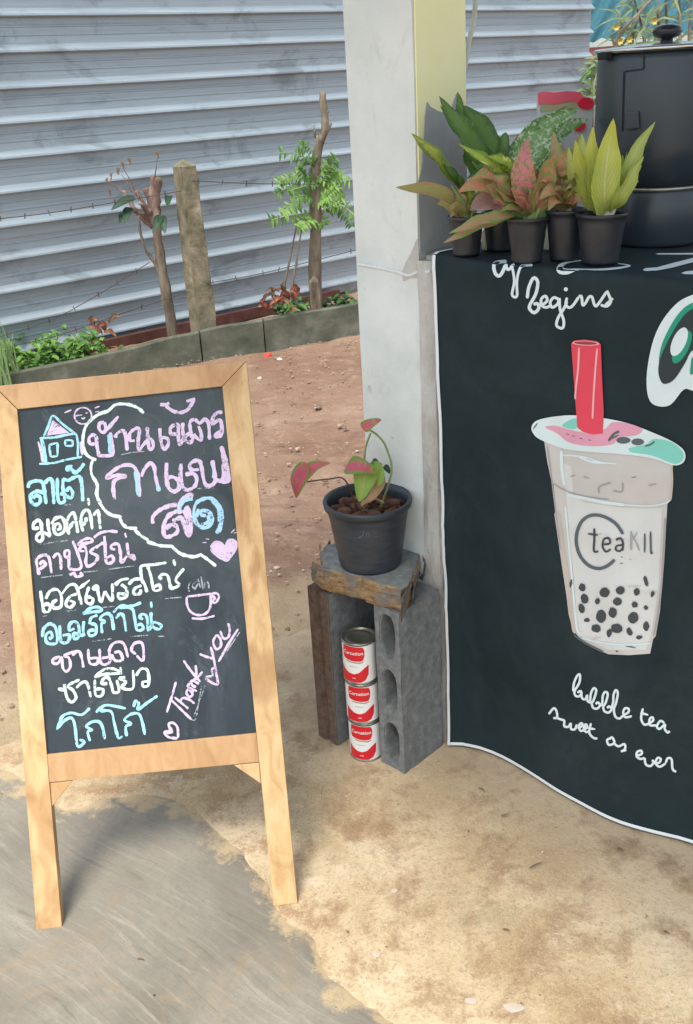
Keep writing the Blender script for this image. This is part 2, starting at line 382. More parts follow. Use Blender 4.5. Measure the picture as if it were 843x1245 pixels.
# ================================================================== metal sheet fence
FA = radians(38.5); FU = Vector((cos(FA), sin(FA), 0)); FN = Vector((sin(FA), -cos(FA), 0)); FP = G(200, 408)
RIB0, RSP = .10, .1665
t = thing('metal_fence', 'tall fence of ribbed grey galvanised sheets laid sideways behind the dirt yard', 'fence', FP)
def sheet(z0, nr, u0, u1, off):
    prof = [(z0-.075, 0)]
    for k in range(nr):
        zc = z0+RSP*k
        prof += [(zc-.012, 0), (zc-.018, .030), (zc-.013, .037), (zc-.004, .036), (zc+.024, 0), (zc+.060, 0), (zc+.064, .003), (zc+.070, .003), (zc+.074, 0), (zc+.100, 0), (zc+.104, .003), (zc+.110, .003), (zc+.114, 0)]
    prof.append((z0+RSP*nr-.06, 0))
    bm = bmesh.new(); N = 14; rows = []
    for i in range(N+1):
        u = u0+(u1-u0)*i/N
        rows.append([bm.verts.new(FP+FU*u+FN*(d+off+.012*noise.noise(Vector((u*.8, z*1.5, off*50))))+ZZ*(z+.004*noise.noise(Vector((u*.7, 5, z0))))) for z, d in prof])
    for a, b in zip(rows, rows[1:]):
        for k in range(len(prof)-1): bm.faces.new((a[k], a[k+1], b[k+1], b[k]))
    KEEP.add(id(bm))
    fin('metal_sheet', bm, M['sheet'], t)
z = RIB0
for j, nr in enumerate((4, 4, 4, 4)):
    sheet(z, nr, -2.6, 4.02, .004*(j % 2)+.0); z += RSP*nr
bm = bmesh.new(); box(bm, FP+FU*-2.4-FN*.03+ZZ*.0, FU*6.3, FN*-.06, ZZ*2.6)   # back posts as one rail row
bm.free()
for u in (-2.2, -.4, 1.4, 3.2):
    bm = bmesh.new(); box(bm, FP+FU*u-FN*.02, FU*.05, FN*-.05, ZZ*2.72); fin('fence_stud', bm, M['rust_beam'], t)
bm = bmesh.new(); box(bm, FP+FU*-.62+FN*.035+ZZ*.005, FU*1.95, FN*.04, ZZ*.06)
fin('bottom_beam', bm, M['rust_beam'], t)

# low concrete wall of cast panels, with posts behind it
kp = [G(-60, 486), G(60, 468), G(150, 455), G(247, 440), G(324, 429), G(438, 408), G(560, 385)]
t = thing('low_concrete_wall', 'low mossy concrete kerb wall between the dirt yard and the metal fence', 'wall', (kp[2].x, kp[2].y, 0))
tops = [G(0, 0)]*0
def wall_panel(a, b, ha, hb, th, jog=0.0):
    a = Vector(a); b = Vector(b); a.z = b.z = -.02
    d = (b-a).normalized(); nn = Vector((-d.y, d.x, 0)); bm = bmesh.new(); N = 10; rows = []
    for i in range(N+1):
        s_ = i/N; p = a.lerp(b, s_); h_ = ha+(hb-ha)*s_+.007*noise.noise(p*6); e_ = .006*noise.noise(p*9+Vector((3, 3, 0)))
        rows.append([bm.verts.new(v) for v in (p+nn*(e_+jog), p+nn*(e_+jog)+ZZ*(h_*.5), p+nn*(e_+jog-.002)+ZZ*(h_-.008), p+nn*(jog+.008)+ZZ*h_, p+nn*(jog+th-.008)+ZZ*(h_-.004), p+nn*(jog+th)+ZZ*(h_-.012), p+nn*(jog+th))])
    for r0, r1 in zip(rows, rows[1:]):
        for k in range(6): bm.faces.new((r0[k], r1[k], r1[k+1], r0[k+1]))
    bm.faces.new(rows[0]); bm.faces.new(list(reversed(rows[-1])))
    fin('wall_panel', bm, M['old_concrete'], t)
hts = [.08, .10, .13, .17, .19, .19, .19]
for i in range(len(kp)-1):
    a, b = kp[i], kp[i+1]; d = (b-a).normalized()
    wall_panel(a+d*(.005 if i in (3, 4) else -.001), b-d*(.005 if i in (2, 3) else -.001), hts[i]+.02, hts[i+1]+.02, .05, (.006 if i == 3 else 0))
# concrete fence post
pc = G(246, 436)+Vector((.02, .055, 0))
def post(name, base, w_, h_, lean, label, mat, par=None):
    t_ = thing(name, label, 'fence post', base); bm = bmesh.new(); N = 12; rows = []
    for i in range(N+1):
        s_ = i/N; c_ = Vector(base)+ZZ*(h_*s_)+Vector(lean)*s_; rr = []
        for k, (sx, sy) in enumerate(((-1, -1), (1, -1), (1, 1), (-1, 1))):
            ww = w_*(1-.18*s_)/2
            rr.append(bm.verts.new(c_+FU*(sx*ww)+FN*(-sy*ww)+Vector((noise.noise(c_*9+Vector((k*7, 0, 0))), noise.noise(c_*9+Vector((0, k*5, 0))), 0))*.006))
        rows.append(rr)
    for a, b in zip(rows, rows[1:]):
        for k in range(4): bm.faces.new((a[k], a[(k+1) % 4], b[(k+1) % 4], b[k]))
    top = bm.verts.new(Vector(base)+ZZ*(h_+.035)+Vector(lean))
    for k in range(4): bm.faces.new((rows[-1][k], rows[-1][(k+1) % 4], top))
    bm.faces.new(list(reversed(rows[0])))
    bmesh.ops.bevel(bm, geom=[e for e in bm.edges if abs((e.verts[0].co-e.verts[1].co).normalized().z) > .9], offset=.008, segments=2, affect='EDGES')
    fin('shaft', bm, mat, t_)
    return t_
pt = AT(224, 202, pc.y)
post('concrete_fence_post', pc, .115, pt.z, (pt.x-pc.x, 0, 0), 'square weathered concrete post with a pointed top beside the bare forked stump', M['post_concrete'])
p2 = G(382, 372); p2 = AT(386, 405, 5.62)
p2.z = 0
post('wooden_stub', p2, .055, .34, (0, 0, 0), 'short brown stub post at the foot of the leafy cut tree behind the kerb wall', M['bark'])

# barbed wires
def wire(pts, label):
    P = [FP*0+AT(x, y, Y) for x, y, Y in pts]; P = smooth_pts(P, 6)
    o_ = thing('barbed_wire', label, 'barbed wire', P[0], 'strands of barbed wire along the fence')
    bm = bmesh.new(); tube(bm, P, .0022, 5); fin('strand', bm, M['wire'], o_)
    bm = bmesh.new(); L = 0
    for a, b in zip(P, P[1:]):
        L += (b-a).length
        if L > .10:
            L = 0
            for s_ in (1, -1):
                v = Vector((rnd(-.4, .4), rnd(-.4, .4), s_)).normalized()*.014
                tube(bm, [a-v*.9, a+v], .0016, 4)
    br = fin('barb', bm, M['wire'], o_); br['kind'] = 'stuff'
wire([(-20, 268, 5.1), (60, 259, 5.2), (140, 246, 5.3), (222, 232, 5.4)], 'thin dark barbed wire running left from near the top of the concrete post')
wire([(222, 219, 5.4), (300, 223, 5.5), (385, 224, 5.7)], 'thin dark barbed wire between the concrete post and the leafy cut tree')
wire([(-10, 412, 5.1), (60, 390, 5.15), (120, 358, 5.2), (182, 319, 5.3)], 'slack barbed wire slanting up to the bare forked stump')
wire([(0, 424, 5.15), (70, 408, 5.2), (140, 384, 5.3), (232, 354, 5.4)], 'lowest slack barbed wire reaching the concrete post above the weeds')
wire([(240, 346, 5.4), (320, 332, 5.5), (440, 302, 5.75)], 'barbed wire sagging right of the concrete post under the leafy branches')

# ================================================================== leaves
def leafmat(name, mid, edge_, vein, spot=None, spot_amt=0.0, rough=.45, spot_scale=22, grad=None):
    q = NM(name, rough, 0, .45)
    tc = q.n('ShaderNodeTexCoord'); sp = q.n('ShaderNodeSeparateXYZ'); q.l(tc.outputs['UV'], sp.inputs[0])
    v = q.math('ABSOLUTE', q.math('SUBTRACT', sp.outputs['Y'], .5))
    nz = q.noise(spot_scale, 4, .6, q.coord('Object'))
    e = q.math('ADD', v, q.math('MULTIPLY', q.math('SUBTRACT', nz, .5), .85))
    c = q.mix(q.fr(e, .18, .40), mid, edge_)
    if grad: c = q.mix(q.fr(sp.outputs['X'], .45, 1.0), c, grad)
    if spot: c = q.mix(q.fr(q.noise(spot_scale*3, 3, .6, q.coord('Object')), .62-spot_amt, .68-spot_amt), c, spot)
    ang = q.math('ADD', q.math('MULTIPLY', sp.outputs['X'], 11.0), q.math('MULTIPLY', v, -9.0))
    vn = q.math('ABSOLUTE', q.math('SUBTRACT', q.math('FRACT', ang), .5))
    c = q.mix(q.fr(vn, .11, .0, 0, .55), c, vein)
    c = q.mix(q.fr(v, .035, .0, 0, .85), c, vein)
    q.col(c); q.b.inputs['Subsurface Weight'].default_value = 0.0
    # translucent share
    tr = q.n('ShaderNodeBsdfTranslucent'); mx = q.n('ShaderNodeMixShader'); mx.inputs[0].default_value = .28
    if isinstance(c, tuple): tr.inputs[0].default_value = c
    else: q.l(c, tr.inputs[0])
    out = q.t.nodes['Material Output']; q.l(q.b.outputs[0], mx.inputs[1]); q.l(tr.outputs[0], mx.inputs[2]); q.l(mx.outputs[0], out.inputs['Surface'])
    q.bump(vn, .25, .003)
    return q.m
LM = {
 'green': leafmat('leaf_deep_green', c3(.11, .22, .04), c3(.06, .14, .035), c3(.16, .24, .07), c3(.13, .22, .06), .05, spot_scale=40),
 'yellowgreen': leafmat('leaf_yellow_green', c3(.38, .43, .07), c3(.17, .28, .045), c3(.42, .38, .14), c3(.16, .26, .04), .08, spot_scale=40),
 'olive': leafmat('leaf_olive_pink_edge', c3(.36, .35, .11), c3(.44, .27, .14), c3(.38, .34, .16), c3(.38, .34, .12), .08, spot_scale=40),
 'speck': leafmat('leaf_yellow_speckled', c3(.38, .50, .05), c3(.16, .27, .04), c3(.36, .42, .10), c3(.68, .70, .18), .06),
 'white': leafmat('leaf_green_white_flecked', c3(.22, .38, .14), c3(.10, .23, .05), c3(.30, .45, .2), c3(.52, .62, .43), .10, spot_scale=48),
 'salmon': leafmat('leaf_salmon', c3(.60, .25, .17), c3(.38, .28, .12), c3(.36, .36, .14), c3(.28, .32, .10), .11, spot_scale=45),
 'pinkgreen': leafmat('leaf_pink_and_green', c3(.54, .26, .18), c3(.20, .32, .08), c3(.44, .28, .16), c3(.28, .38, .11), .11, spot_scale=45),
 'hotpink': leafmat('leaf_rose_centre', c3(.70, .20, .26), c3(.54, .28, .18), c3(.46, .28, .2), c3(.28, .26, .10), .11, spot_scale=45),
 'mauve': leafmat('leaf_dusty_mauve', c3(.33, .19, .17), c3(.40, .22, .19), c3(.36, .24, .2)),
 'lime': leafmat('leaf_lime_yellow', c3(.46, .53, .13), c3(.36, .44, .08), c3(.66, .68, .34), None, 0),
 'limeyellow': leafmat('leaf_yellow_tip', c3(.46, .52, .12), c3(.40, .46, .07), c3(.7, .68, .36), grad=c3(.66, .62, .05)),
 'caladium': leafmat('leaf_caladium', c3(.60, .10, .17), c3(.15, .30, .05), c3(.5, .14, .16), c3(.22, .36, .07), .03, rough=.45, spot_scale=26),
 'caladium_green': leafmat('leaf_caladium_green', c3(.26, .42, .06), c3(.20, .38, .05), c3(.58, .36, .22), c3(.5, .22, .14), -.03),
 'dry': leafmat('leaf_dry_edge', c3(.42, .27, .12), c3(.44, .24, .17), c3(.3, .3, .1)),
 'weed': leafmat('leaf_weed', c3(.10, .22, .045), c3(.07, .17, .035), c3(.15, .28, .07)),
 'weedlight': leafmat('leaf_bright_weed', c3(.19, .36, .06), c3(.12, .26, .045), c3(.3, .5, .1)),
 'darkleaf': leafmat('leaf_dark', c3(.035, .075, .04), c3(.025, .055, .03), c3(.05, .1, .05)),
}
stemgreen = nmat('stem_green', [(.3, c3(.16, .24, .07)), (.7, c3(.26, .34, .12))], 30, .5, 0, 0)
stempale = nmat('stem_pale_pink', [(.3, c3(.50, .46, .36)), (.7, c3(.66, .60, .52))], 30, .5, 0, 0)
def leaf(bm, pts, width, nrm, fold=.25, wav=.0, nseg=12, shape='ovate', twist=0.0):
    """lens shaped blade along a centre line; nrm points to the blade's upper side"""
    P = smooth_pts(pts, max(2, nseg//(len(pts)-1))); n_ = len(P); uvl = bm.loops.layers.uv.verify()
    rows = []
    for i, p in enumerate(P):
        s_ = i/(n_-1); tdir = (P[min(i+1, n_-1)]-P[max(i-1, 0)]).normalized()
        nn = (Vector(nrm)-tdir*Vector(nrm).dot(tdir)).normalized()
        if twist: nn = Matrix.Rotation(twist*s_, 3, tdir) @ nn
        sd_ = tdir.cross(nn)
        if shape == 'ovate': wd = width*(s_**.6)*((1-s_)**1.05)/.34
        elif shape == 'lance': wd = width*(sin(pi*s_**.85)**1.0)
        elif shape == 'heart': wd = width*min(1, (s_*5)**.5)*max(0, (1-s_**1.8))**.8*1.15
        else: wd = width*(1-s_)**.8
        wd = max(wd, .0004)
        row = []
        for k, c_ in enumerate((-1, -.55, 0, .55, 1)):
            lift = abs(c_)*fold*wd*.5 + wav*sin(s_*15+k*1.3)*abs(c_)*wd*.5
            row.append(bm.verts.new(p+sd_*(c_*wd*.5)+nn*lift))
        rows.append((row, s_))
    for (r0, s0), (r1, s1) in zip(rows, rows[1:]):
        for k in range(4):
            f_ = bm.faces.new((r0[k], r0[k+1], r1[k+1], r1[k]))
            for lp, uv in zip(f_.loops, ((s0, k/4), (s0, (k+1)/4), (s1, (k+1)/4), (s1, k/4))): lp[uvl].uv = uv
    KEEP.add(id(bm))
def add_leaf(par, pts, width, mat, nrm=None, name='leaf', label=None, **kw):
    bm = bmesh.new(); P = [Vector(p) for p in pts]
    if nrm is None:
        mid = P[len(P)//2]; nrm = (EYE-mid).normalized()*.8+ZZ*.8
    leaf(bm, P, width, nrm, **kw); o_ = fin(name, bm, mat, par, smooth=True)
    if label: o_['label'] = label
    return o_

# ---- trees cut back by the fence
Yt = 5.5
def T_(x, y, Y=None): return AT(x, y, Y or Yt)
base = AT(210, 405, 5.5); base.z = 0
t = thing('pruned_stump', 'bare forked cut stump with reddish stubs and few dark leaves left of the post', 'tree', base)
bm = bmesh.new()
tube(bm, smooth_pts([base, T_(208, 392), T_(199, 335), T_(193, 300), T_(190, 268)], 4), [.031-.0005*i for i in range(17)], 12)
tube(bm, smooth_pts([T_(202, 350), T_(190, 322), T_(176, 300), T_(168, 262)], 4), [.02, .018, .016, .014, .012, .011, .01, .009, .008, .007, .006, .005, .004], 7)
rough(bm, .012, 22); fin('trunk', bm, M['bark'], t, True)
bm = bmesh.new()
for (x0, y0, x1, y1, r) in ((190, 272, 188, 214, .024), (189, 268, 178, 228, .018), (188, 272, 166, 232, .014), (186, 276, 150, 232, .013), (191, 270, 193, 216, .017), (184, 262, 170, 246, .012), (192, 255, 196, 220, .010), (183, 268, 160, 252, .012)):
    a = T_(x0, y0); b = T_(x1, y1, Yt+rnd(-.08, .05)); m_ = (a+b)/2+Vector((rnd(-.015, .015), 0, rnd(-.01, .01)))
    tube(bm, smooth_pts([a, m_, b], 5), [r*(1.15-.03*i)*rnd(.8, 1.15) for i in range(11)], 9)
rough(bm, .012, 30)
fin('branch', bm, M['bark_red'], t, True)
for (x0, y0, x1, y1, wd) in ((165, 240, 135, 256, .05), (158, 252, 152, 273, .05), (196, 262, 201, 284, .05), (196, 262, 188, 282, .05), (150, 258, 146, 272, .03), (206, 238, 204, 252, .04)):
    a = T_(x0, y0, 5.42); b = T_(x1, y1, 5.32); add_leaf(t, [a, (a+b)/2+ZZ*.01, b], wd, LM['darkleaf'])
for (pts) in (((188, 216), (190, 205), (192, 190)), ((165, 235), (158, 218), (150, 205)), ((152, 235), (140, 226), (130, 220)), ((160, 234), (155, 222), (148, 212))):
    bm = bmesh.new(); tube(bm, [T_(x, y) for x, y in pts], [.004, .003, .0015], 5); fin('twig', bm, M['bark_red'], t)
for (x, y) in ((150, 203), (158, 198), (192, 190), (136, 216), (131, 222), (145, 210), (134, 236)):
    a = T_(x, y+3, 5.45); b = T_(x+rnd(-4, 4), y-6, 5.4); add_leaf(t, [a, (a+b)/2+ZZ*.006, b], .016, LM['dry'], shape='lance', fold=.9, wav=.5)

base = AT(383, 368, 5.86); base.z = 0; Yt = 5.86
t = thing('leafy_cut_tree', 'slim cut tree trunk with bright feathery green leaves near the white pillar', 'tree', base)
bm = bmesh.new()
tube(bm, smooth_pts([base, T_(383, 340), T_(384, 280), T_(382, 230), T_(385, 195), T_(390, 165)], 3), [.040-.0010*i for i in range(16)], 9)
tube(bm, smooth_pts([T_(388, 175), T_(396, 155), T_(394, 130), T_(391, 112)], 3), [.026, .027, .022, .025, .020, .022, .020, .018, .018, .014], 8)
tube(bm, [T_(393, 160), T_(400, 154), T_(403, 150)], [.012, .010, .006], 6); tube(bm, [T_(395, 142), T_(400, 134)], [.012, .007], 6); tube(bm, [T_(384, 168), T_(382, 158), T_(382, 150)], [.01, .006, .003], 6)
rough(bm, .012, 22); fin('trunk', bm, M['bark'], t, True)
random.seed(11)
bml = bmesh.new(); bmd = bmesh.new(); bmt = bmesh.new()
fr_ = [((385, 205), (368, 190), (342, 186)), ((385, 215), (362, 212), (338, 222)), ((385, 240), (360, 225), (338, 236)), ((385, 250), (362, 246), (345, 258)), ((384, 262), (352, 262), (330, 268)), ((385, 235), (400, 205), (408, 192)),
       ((386, 240), (405, 215), (425, 220)), ((386, 232), (404, 226), (420, 236)), ((386, 250), (405, 246), (415, 240)), ((386, 250), (410, 252), (428, 274)), ((384, 255), (372, 268), (360, 274)), ((384, 260), (376, 268), (366, 276)),
       ((385, 258), (392, 268), (394, 274)), ((384, 225), (372, 215), (362, 205)), ((386, 228), (396, 212), (400, 202)), ((385, 205), (372, 182), (366, 176)), ((384, 245), (372, 238), (356, 240)), ((385, 248), (396, 240), (408, 228)), ((386, 246), (416, 250), (432, 262)),
       ((385, 220), (374, 225), (352, 232)), ((385, 214), (400, 218), (412, 212))]
for i, f3 in enumerate(fr_):
    dY = rnd(-.22, .02); P = smooth_pts([T_(f3[0][0]+rnd(-2, 2), f3[0][1]+rnd(-8, 8)), T_(*f3[1], Yt+dY*.6), T_(*f3[2], Yt+dY)], 7)
    tube(bmt, P, .0025, 4)
    tgt = bml if i in (1, 6, 7, 8, 10, 11, 12, 14, 17, 20, 3) else bmd
    for k in range(2, len(P)):
        for s_ in (-1, 1):
            d_ = (P[k]-P[k-1]).normalized(); o2 = d_.cross(Vector((0, -1, .4))).normalized()*s_
            L_ = rnd(.028, .05); tip = P[k]+o2*L_+d_*.012+ZZ*rnd(-.024, .012)+Vector((0, rnd(-.02, .02), 0))
            if random.random() < .18: continue
            leaf(tgt, [P[k], (P[k]+tip)/2+ZZ*.004, tip], rnd(.012, .018), Vector((rnd(-.4, .4), -1, rnd(.4, 1.2))), nseg=4, fold=.1)
fin('branch', bmt, stemgreen, t)
a_ = fin('bright_leaves', bml, LM['weedlight'], t); a_['kind'] = 'stuff'; a_ = fin('dark_leaves', bmd, LM['weed'], t); a_['kind'] = 'stuff'
for pts, lb in ((((344, 356), (352, 318), (362, 268)), 'left of the two thin sticks propped beside the leafy cut tree'), (((354, 356), (360, 322), (368, 272)), 'right of the two thin sticks propped beside the leafy cut tree')):
    bm = bmesh.new(); P = [AT(x, y, 5.75) for x, y in pts]; tube(bm, P, [.008, .006, .004], 6); tag(fin('thin_stick', bm, M['bark'], origin=P[0]), lb, 'stick')

# ---- weeds
def weeds(name, region, n, hgt, label, mats, lw=.03):
    bms = [bmesh.new() for _ in mats]
    for i in range(n):
        x, y, Y = region(); p = AT(x, y, Y) if Y else G(x, y)
        p.z = max(0, rnd(0, .02)); hh = rnd(.3, 1)*hgt
        for k in range(random.randint(3, 6)):
            a = rnd(0, 6.28); d_ = Vector((cos(a), sin(a), 0)); s0 = p+ZZ*rnd(.2, 1)*hh; tip = s0+d_*rnd(.03, .07)+ZZ*rnd(-.01, .035)
            leaf(bms[random.randrange(len(bms))], [s0, (s0+tip)/2+ZZ*.01, tip], lw*rnd(.7, 1.3), Vector((0, -.3, 1)), nseg=4, fold=.3)
    root = bmesh.new(); 
    o_ = thing(name, label, 'weeds', AT(*region())*1 if False else (0, 0, 0))
    for b_, m_ in zip(bms, mats):
        q_ = fin('foliage', b_, m_, o_); q_['kind'] = 'stuff'
    root.free(); return o_
random.seed(5)
KD = (kp[3]-kp[1]).normalized(); KN = Vector((-KD.y, KD.x, 0))
def wreg1():
    s_ = rnd(0, 1); p = kp[1]+(kp[3]-kp[1])*(s_**1.2*.78-.35)+KN*rnd(.12, .45); return p
def weeds2(name, gen, n, hgt, label, mats, lw=.03, cat='weeds'):
    bms = [bmesh.new() for _ in mats]; P0 = gen(); P0.z = 0
    o_ = thing(name, label, cat, P0)
    for i in range(n):
        p = gen(); p.z = .0; hh = rnd(.3, 1)*hgt
        for k in range(random.randint(3, 6)):
            a = rnd(0, 6.28); d_ = Vector((cos(a), sin(a), 0)); s0 = p+ZZ*rnd(.2, 1)*hh; tip = s0+d_*rnd(.03, .07)+ZZ*rnd(-.01, .035)
            leaf(bms[random.randrange(len(bms))], [s0, (s0+tip)/2+ZZ*.01, tip], lw*rnd(.7, 1.3), Vector((0, -.3, 1)), nseg=4, fold=.3)
    for b_, m_ in zip(bms, mats):
        q_ = fin('foliage', b_, m_, o_); q_['kind'] = 'stuff'
    return o_
weeds2('weed_patch', wreg1, 150, .22, 'low green weeds spilling over the kerb wall at the left', [LM['weed'], LM['weed'], LM['weedlight']])
def wreg2():
    s_ = rnd(0, 1); p = kp[4].lerp(kp[5], .3+.9*s_)+Vector((-KD.y, KD.x, 0))*rnd(.10, .42); return p
weeds2('weed_patch', wreg2, 170, .20, 'dark green weeds at the foot of the metal fence beside the pillar', [LM['weed'], LM['weed'], LM['darkleaf']])
def wreg3():
    s_ = rnd(0, 1); p = kp[2]+(kp[3]-kp[2])*(s_*1.1)+KN*rnd(.1, .3); return p
weeds2('weed_patch', wreg3, 16, .10, 'few sparse weeds along the kerb wall between left weeds and post', [LM['weed'], LM['dry']], .02)
# spiky grass
gb = G(14, 474); t = thing('grass_clump', 'tall pale green grass tuft at the left edge above the chalkboard', 'grass', (gb.x, gb.y, 0))
bm = bmesh.new()
for i in range(60):
    b0 = Vector((gb.x+rnd(-.1, .06), gb.y+rnd(-.06, .06), 0)); hh = rnd(.16, .36); dx = rnd(-.12, .05)
    leaf(bm, [b0, b0+Vector((dx*.35, 0, hh*.6)), b0+Vector((dx, rnd(-.05, .05), hh))], .014, Vector((0, -1, .2)), nseg=6, fold=.3, shape='blade')
q_ = fin('blades', bm, leafmat('leaf_grass', c3(.22, .33, .13), c3(.16, .27, .10), c3(.3, .4, .2)), t); q_['kind'] = 'stuff'
# dead leaves
def dead(x, y, Y, label, n):
    p0 = AT(x, y, Y); t_ = thing('dry_leaf_heap', label, 'dead leaves', (p0.x, p0.y, max(0, p0.z-.05)))
    for i in range(n):
        a = p0+Vector((rnd(-.10, .10), rnd(-.05, .05), rnd(-.04, .08))); b = a+Vector((rnd(-.09, .09), rnd(-.03, .03), rnd(-.06, .06)))
        add_leaf(t_, [a, (a+b)/2+ZZ*.015, b], rnd(.018, .035), DRY[i % 3], nseg=8, fold=1.1, shape='lance', wav=.5)
DRY = [leafmat('leaf_dead_orange', c3(.36, .15, .08), c3(.26, .10, .06), c3(.4, .2, .1)), leafmat('leaf_dead_brown', c3(.20, .12, .07), c3(.15, .08, .05), c3(.3, .2, .1)), leafmat('leaf_dead_red', c3(.20, .05, .03), c3(.15, .04, .03), c3(.3, .1, .06))]
dead(346, 372, 5.5, 'heap of curled orange dead leaves on the kerb wall left of the leafy cut tree', 20)
dead(124, 404, 5.3, 'curled orange dead leaves standing up out of the left weeds', 7)

# yard litter
def stone(p, r, mat, label, cat='stone', name='stone', squash=.5):
    bm = bmesh.new(); bmesh.ops.create_icosphere(bm, subdivisions=2, radius=r)
    for v in bm.verts:
        v.co *= 1+.35*noise.noise(v.co*(1.2/r)+Vector(p)*7); v.co.z *= squash; v.co.z = max(v.co.z, -r*squash*.6)
        v.co += Vector(p)
    return tag(fin(name, bm, mat, origin=Vector(p)), label, cat)
RED = flat('red_scrap', c3(.75, .07, .05)); WHT = flat('white_scrap', c3(.75, .75, .72)); PAV = nmat('pale_stone', [(.3, c3(.30, .28, .25)), (.7, c3(.5, .47, .42))], 20, .9)
DST = nmat('dark_stone', [(.3, c3(.12, .08, .06)), (.7, c3(.22, .16, .12))], 20, .9)
stone(G(326, 433, .01), .022, RED, 'small red scrap lying on dirt just above the chalkboard corner', 'litter', 'red_scrap', .9)
stone(G(340, 437, .005), .016, WHT, 'small white scrap on dirt right of the red scrap', 'litter', 'white_scrap')
stone(G(401, 407, .02), .05, PAV, 'pale angular stone at the foot of the kerb wall beside the pillar', squash=.8)
stone(G(387, 495, .012), .018, DST, 'dark stone lying on the dirt left of the pillar')
stone(G(316, 460, .01), .014, PAV, 'tiny pale stone on the dirt beside the chalkboard top corner')
stone(G(420, 520, .01), .012, DST, 'tiny dark stone on the dirt near the pillar edge')
for k, (x, y, r) in enumerate(((345, 640, .012), (352, 637, .008), (350, 765, .008))):
    stone(G(x, y, .008), r, DST, ('dark clod on the dirt left of the caladium pot', 'small clod beside the larger clod left of the caladium pot', 'small clod at the sandy edge of the dirt left of the blocks')[k])
random.seed(21); bm = bmesh.new()
for i in range(1500):
    x = rnd(-1.4, .8); y = rnd(1.9, 5.6); r = rnd(.002, .008)*(1.6 if random.random() < .06 else 1)
    if y < pad_edge_y(max(min(x, 1), -2))+.05: continue
    b2 = bmesh.ops.create_icosphere(bm, subdivisions=1, radius=r)
    mv = Vector((x, y, .014+rnd(-.006, .004)))
    for v in b2['verts']: v.co = Vector((v.co.x*rnd(.7, 1.3), v.co.y*rnd(.7, 1.3), v.co.z*.6))+mv
pb = fin('gravel', bm, nmat('gravel_bits', [(.3, c3(.16, .10, .07)), (.5, c3(.32, .22, .15)), (.8, c3(.6, .52, .42))], 2.5, .9, 0, 0)); pb['kind'] = 'stuff'; tag(pb, 'fine crumbs and grit scattered over the red dirt yard', 'gravel')
for x, y, w_, h_, lb in ((458, 1161, 13, 6, 'small whitish chip pressed on the floor right of the grey cement edge'), (625, 1226, 28, 13, 'larger pale chip of plaster on floor at the bottom of the picture'), (573, 1217, 16, 9, 'pale faded chip left of the larger plaster chip'), (480, 1083, 9, 6, 'light grey chip on the floor nearest below the blocks')):
    c_ = G(x, y, .0065); bm = bmesh.new(); random.seed(int(x))
    pts = [G(x+w_*.5*cos(a*.9)*rnd(.7, 1.1), y+h_*.5*sin(a*.9)*rnd(.7, 1.1), .0055) for a in range(7)]
    prism(bm, pts, (0, 0, .0012)); tag(fin('plaster_chip', bm, nmat('plaster_white', [(.3, c3(.48, .40, .32)), (.7, c3(.60, .53, .45))], 30, .9), origin=c_), lb, 'chip')
for i, (x, y, dx, dy, lb) in enumerate(((615, 991, 6, -1.5, 'brown dry leaf scrap near the wavy hem of the banner'), (616, 1131, 5, 1, 'dark dry leaf scrap in the middle of the bare floor'), (755, 1033, 5, 2, 'dry twig scrap on the floor below the middle of the banner'), (652, 1052, 9, -4, 'thin curved twig on the floor below the banner'), (586, 960, 5, 2, 'tiny dark crumb close under the banner hem'), (811, 1134, 4, 2, 'reddish brown scrap on the floor at the right edge'), (172, 1167, 5, 1, 'tiny dark scrap on the brushed grey cement'))):
    a = G(x-dx, y-dy, .010); b = G(x+dx, y+dy, .010); bm = bmesh.new()
    leaf(bm, [a, (a+b)/2+ZZ*.002, b], .0035, ZZ, nseg=6, fold=.5)
    tag(fin('dry_scrap', bm, DRY[1], origin=a), lb, 'dry leaf')

# ================================================================== pillar and counter
A = G(509, 308, ZT); A.z = 0
PW, PD = .158, .14
t = thing('concrete_pillar', 'square concrete pillar, whitish grey left face and pale yellow right face', 'pillar', A)
bm = bmesh.new(); H = 3.0
N = 30; rows = []
Lc = A-E1*PW; 
def jit(p, z, k): return Vector((noise.noise(Vector((z*3, k*9, 0))), noise.noise(Vector((z*3, 0, k*9))), 0))*.0022
corn = [Lc, A, A+E2*PD, Lc+E2*PD]
for i in range(N+1):
    z = -.02+H*i/N; rows.append([bm.verts.new(c_+ZZ*z+jit(c_, z, k)) for k, c_ in enumerate(corn)])
for a, b in zip(rows, rows[1:]):
    for k in range(4): bm.faces.new((a[k], a[(k+1) % 4], b[(k+1) % 4], b[k]))
bm.faces.new(rows[0]); bm.faces.new(list(reversed(rows[-1])))
bmesh.ops.bevel(bm, geom=[e for e in bm.edges if abs((e.verts[0].co-e.verts[1].co).normalized().z) > .95], offset=.004, segments=2, affect='EDGES')
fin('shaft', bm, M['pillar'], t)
# yellow coat on the right face
def face_pt(px, py): return PL(px, py, A+E1*.003, E1)
bm = bmesh.new()
def yf(s_, z): return A+E1*.0035+E2*s_+ZZ*z
yp = [yf(.0035, ZT), yf(PD+.001, ZT), yf(PD+.001, H-.03), yf(.0035, H-.03)]
prism(bm, yp, -E1*.003); fin('yellow_coat', bm, M['yellow_paint'], t)
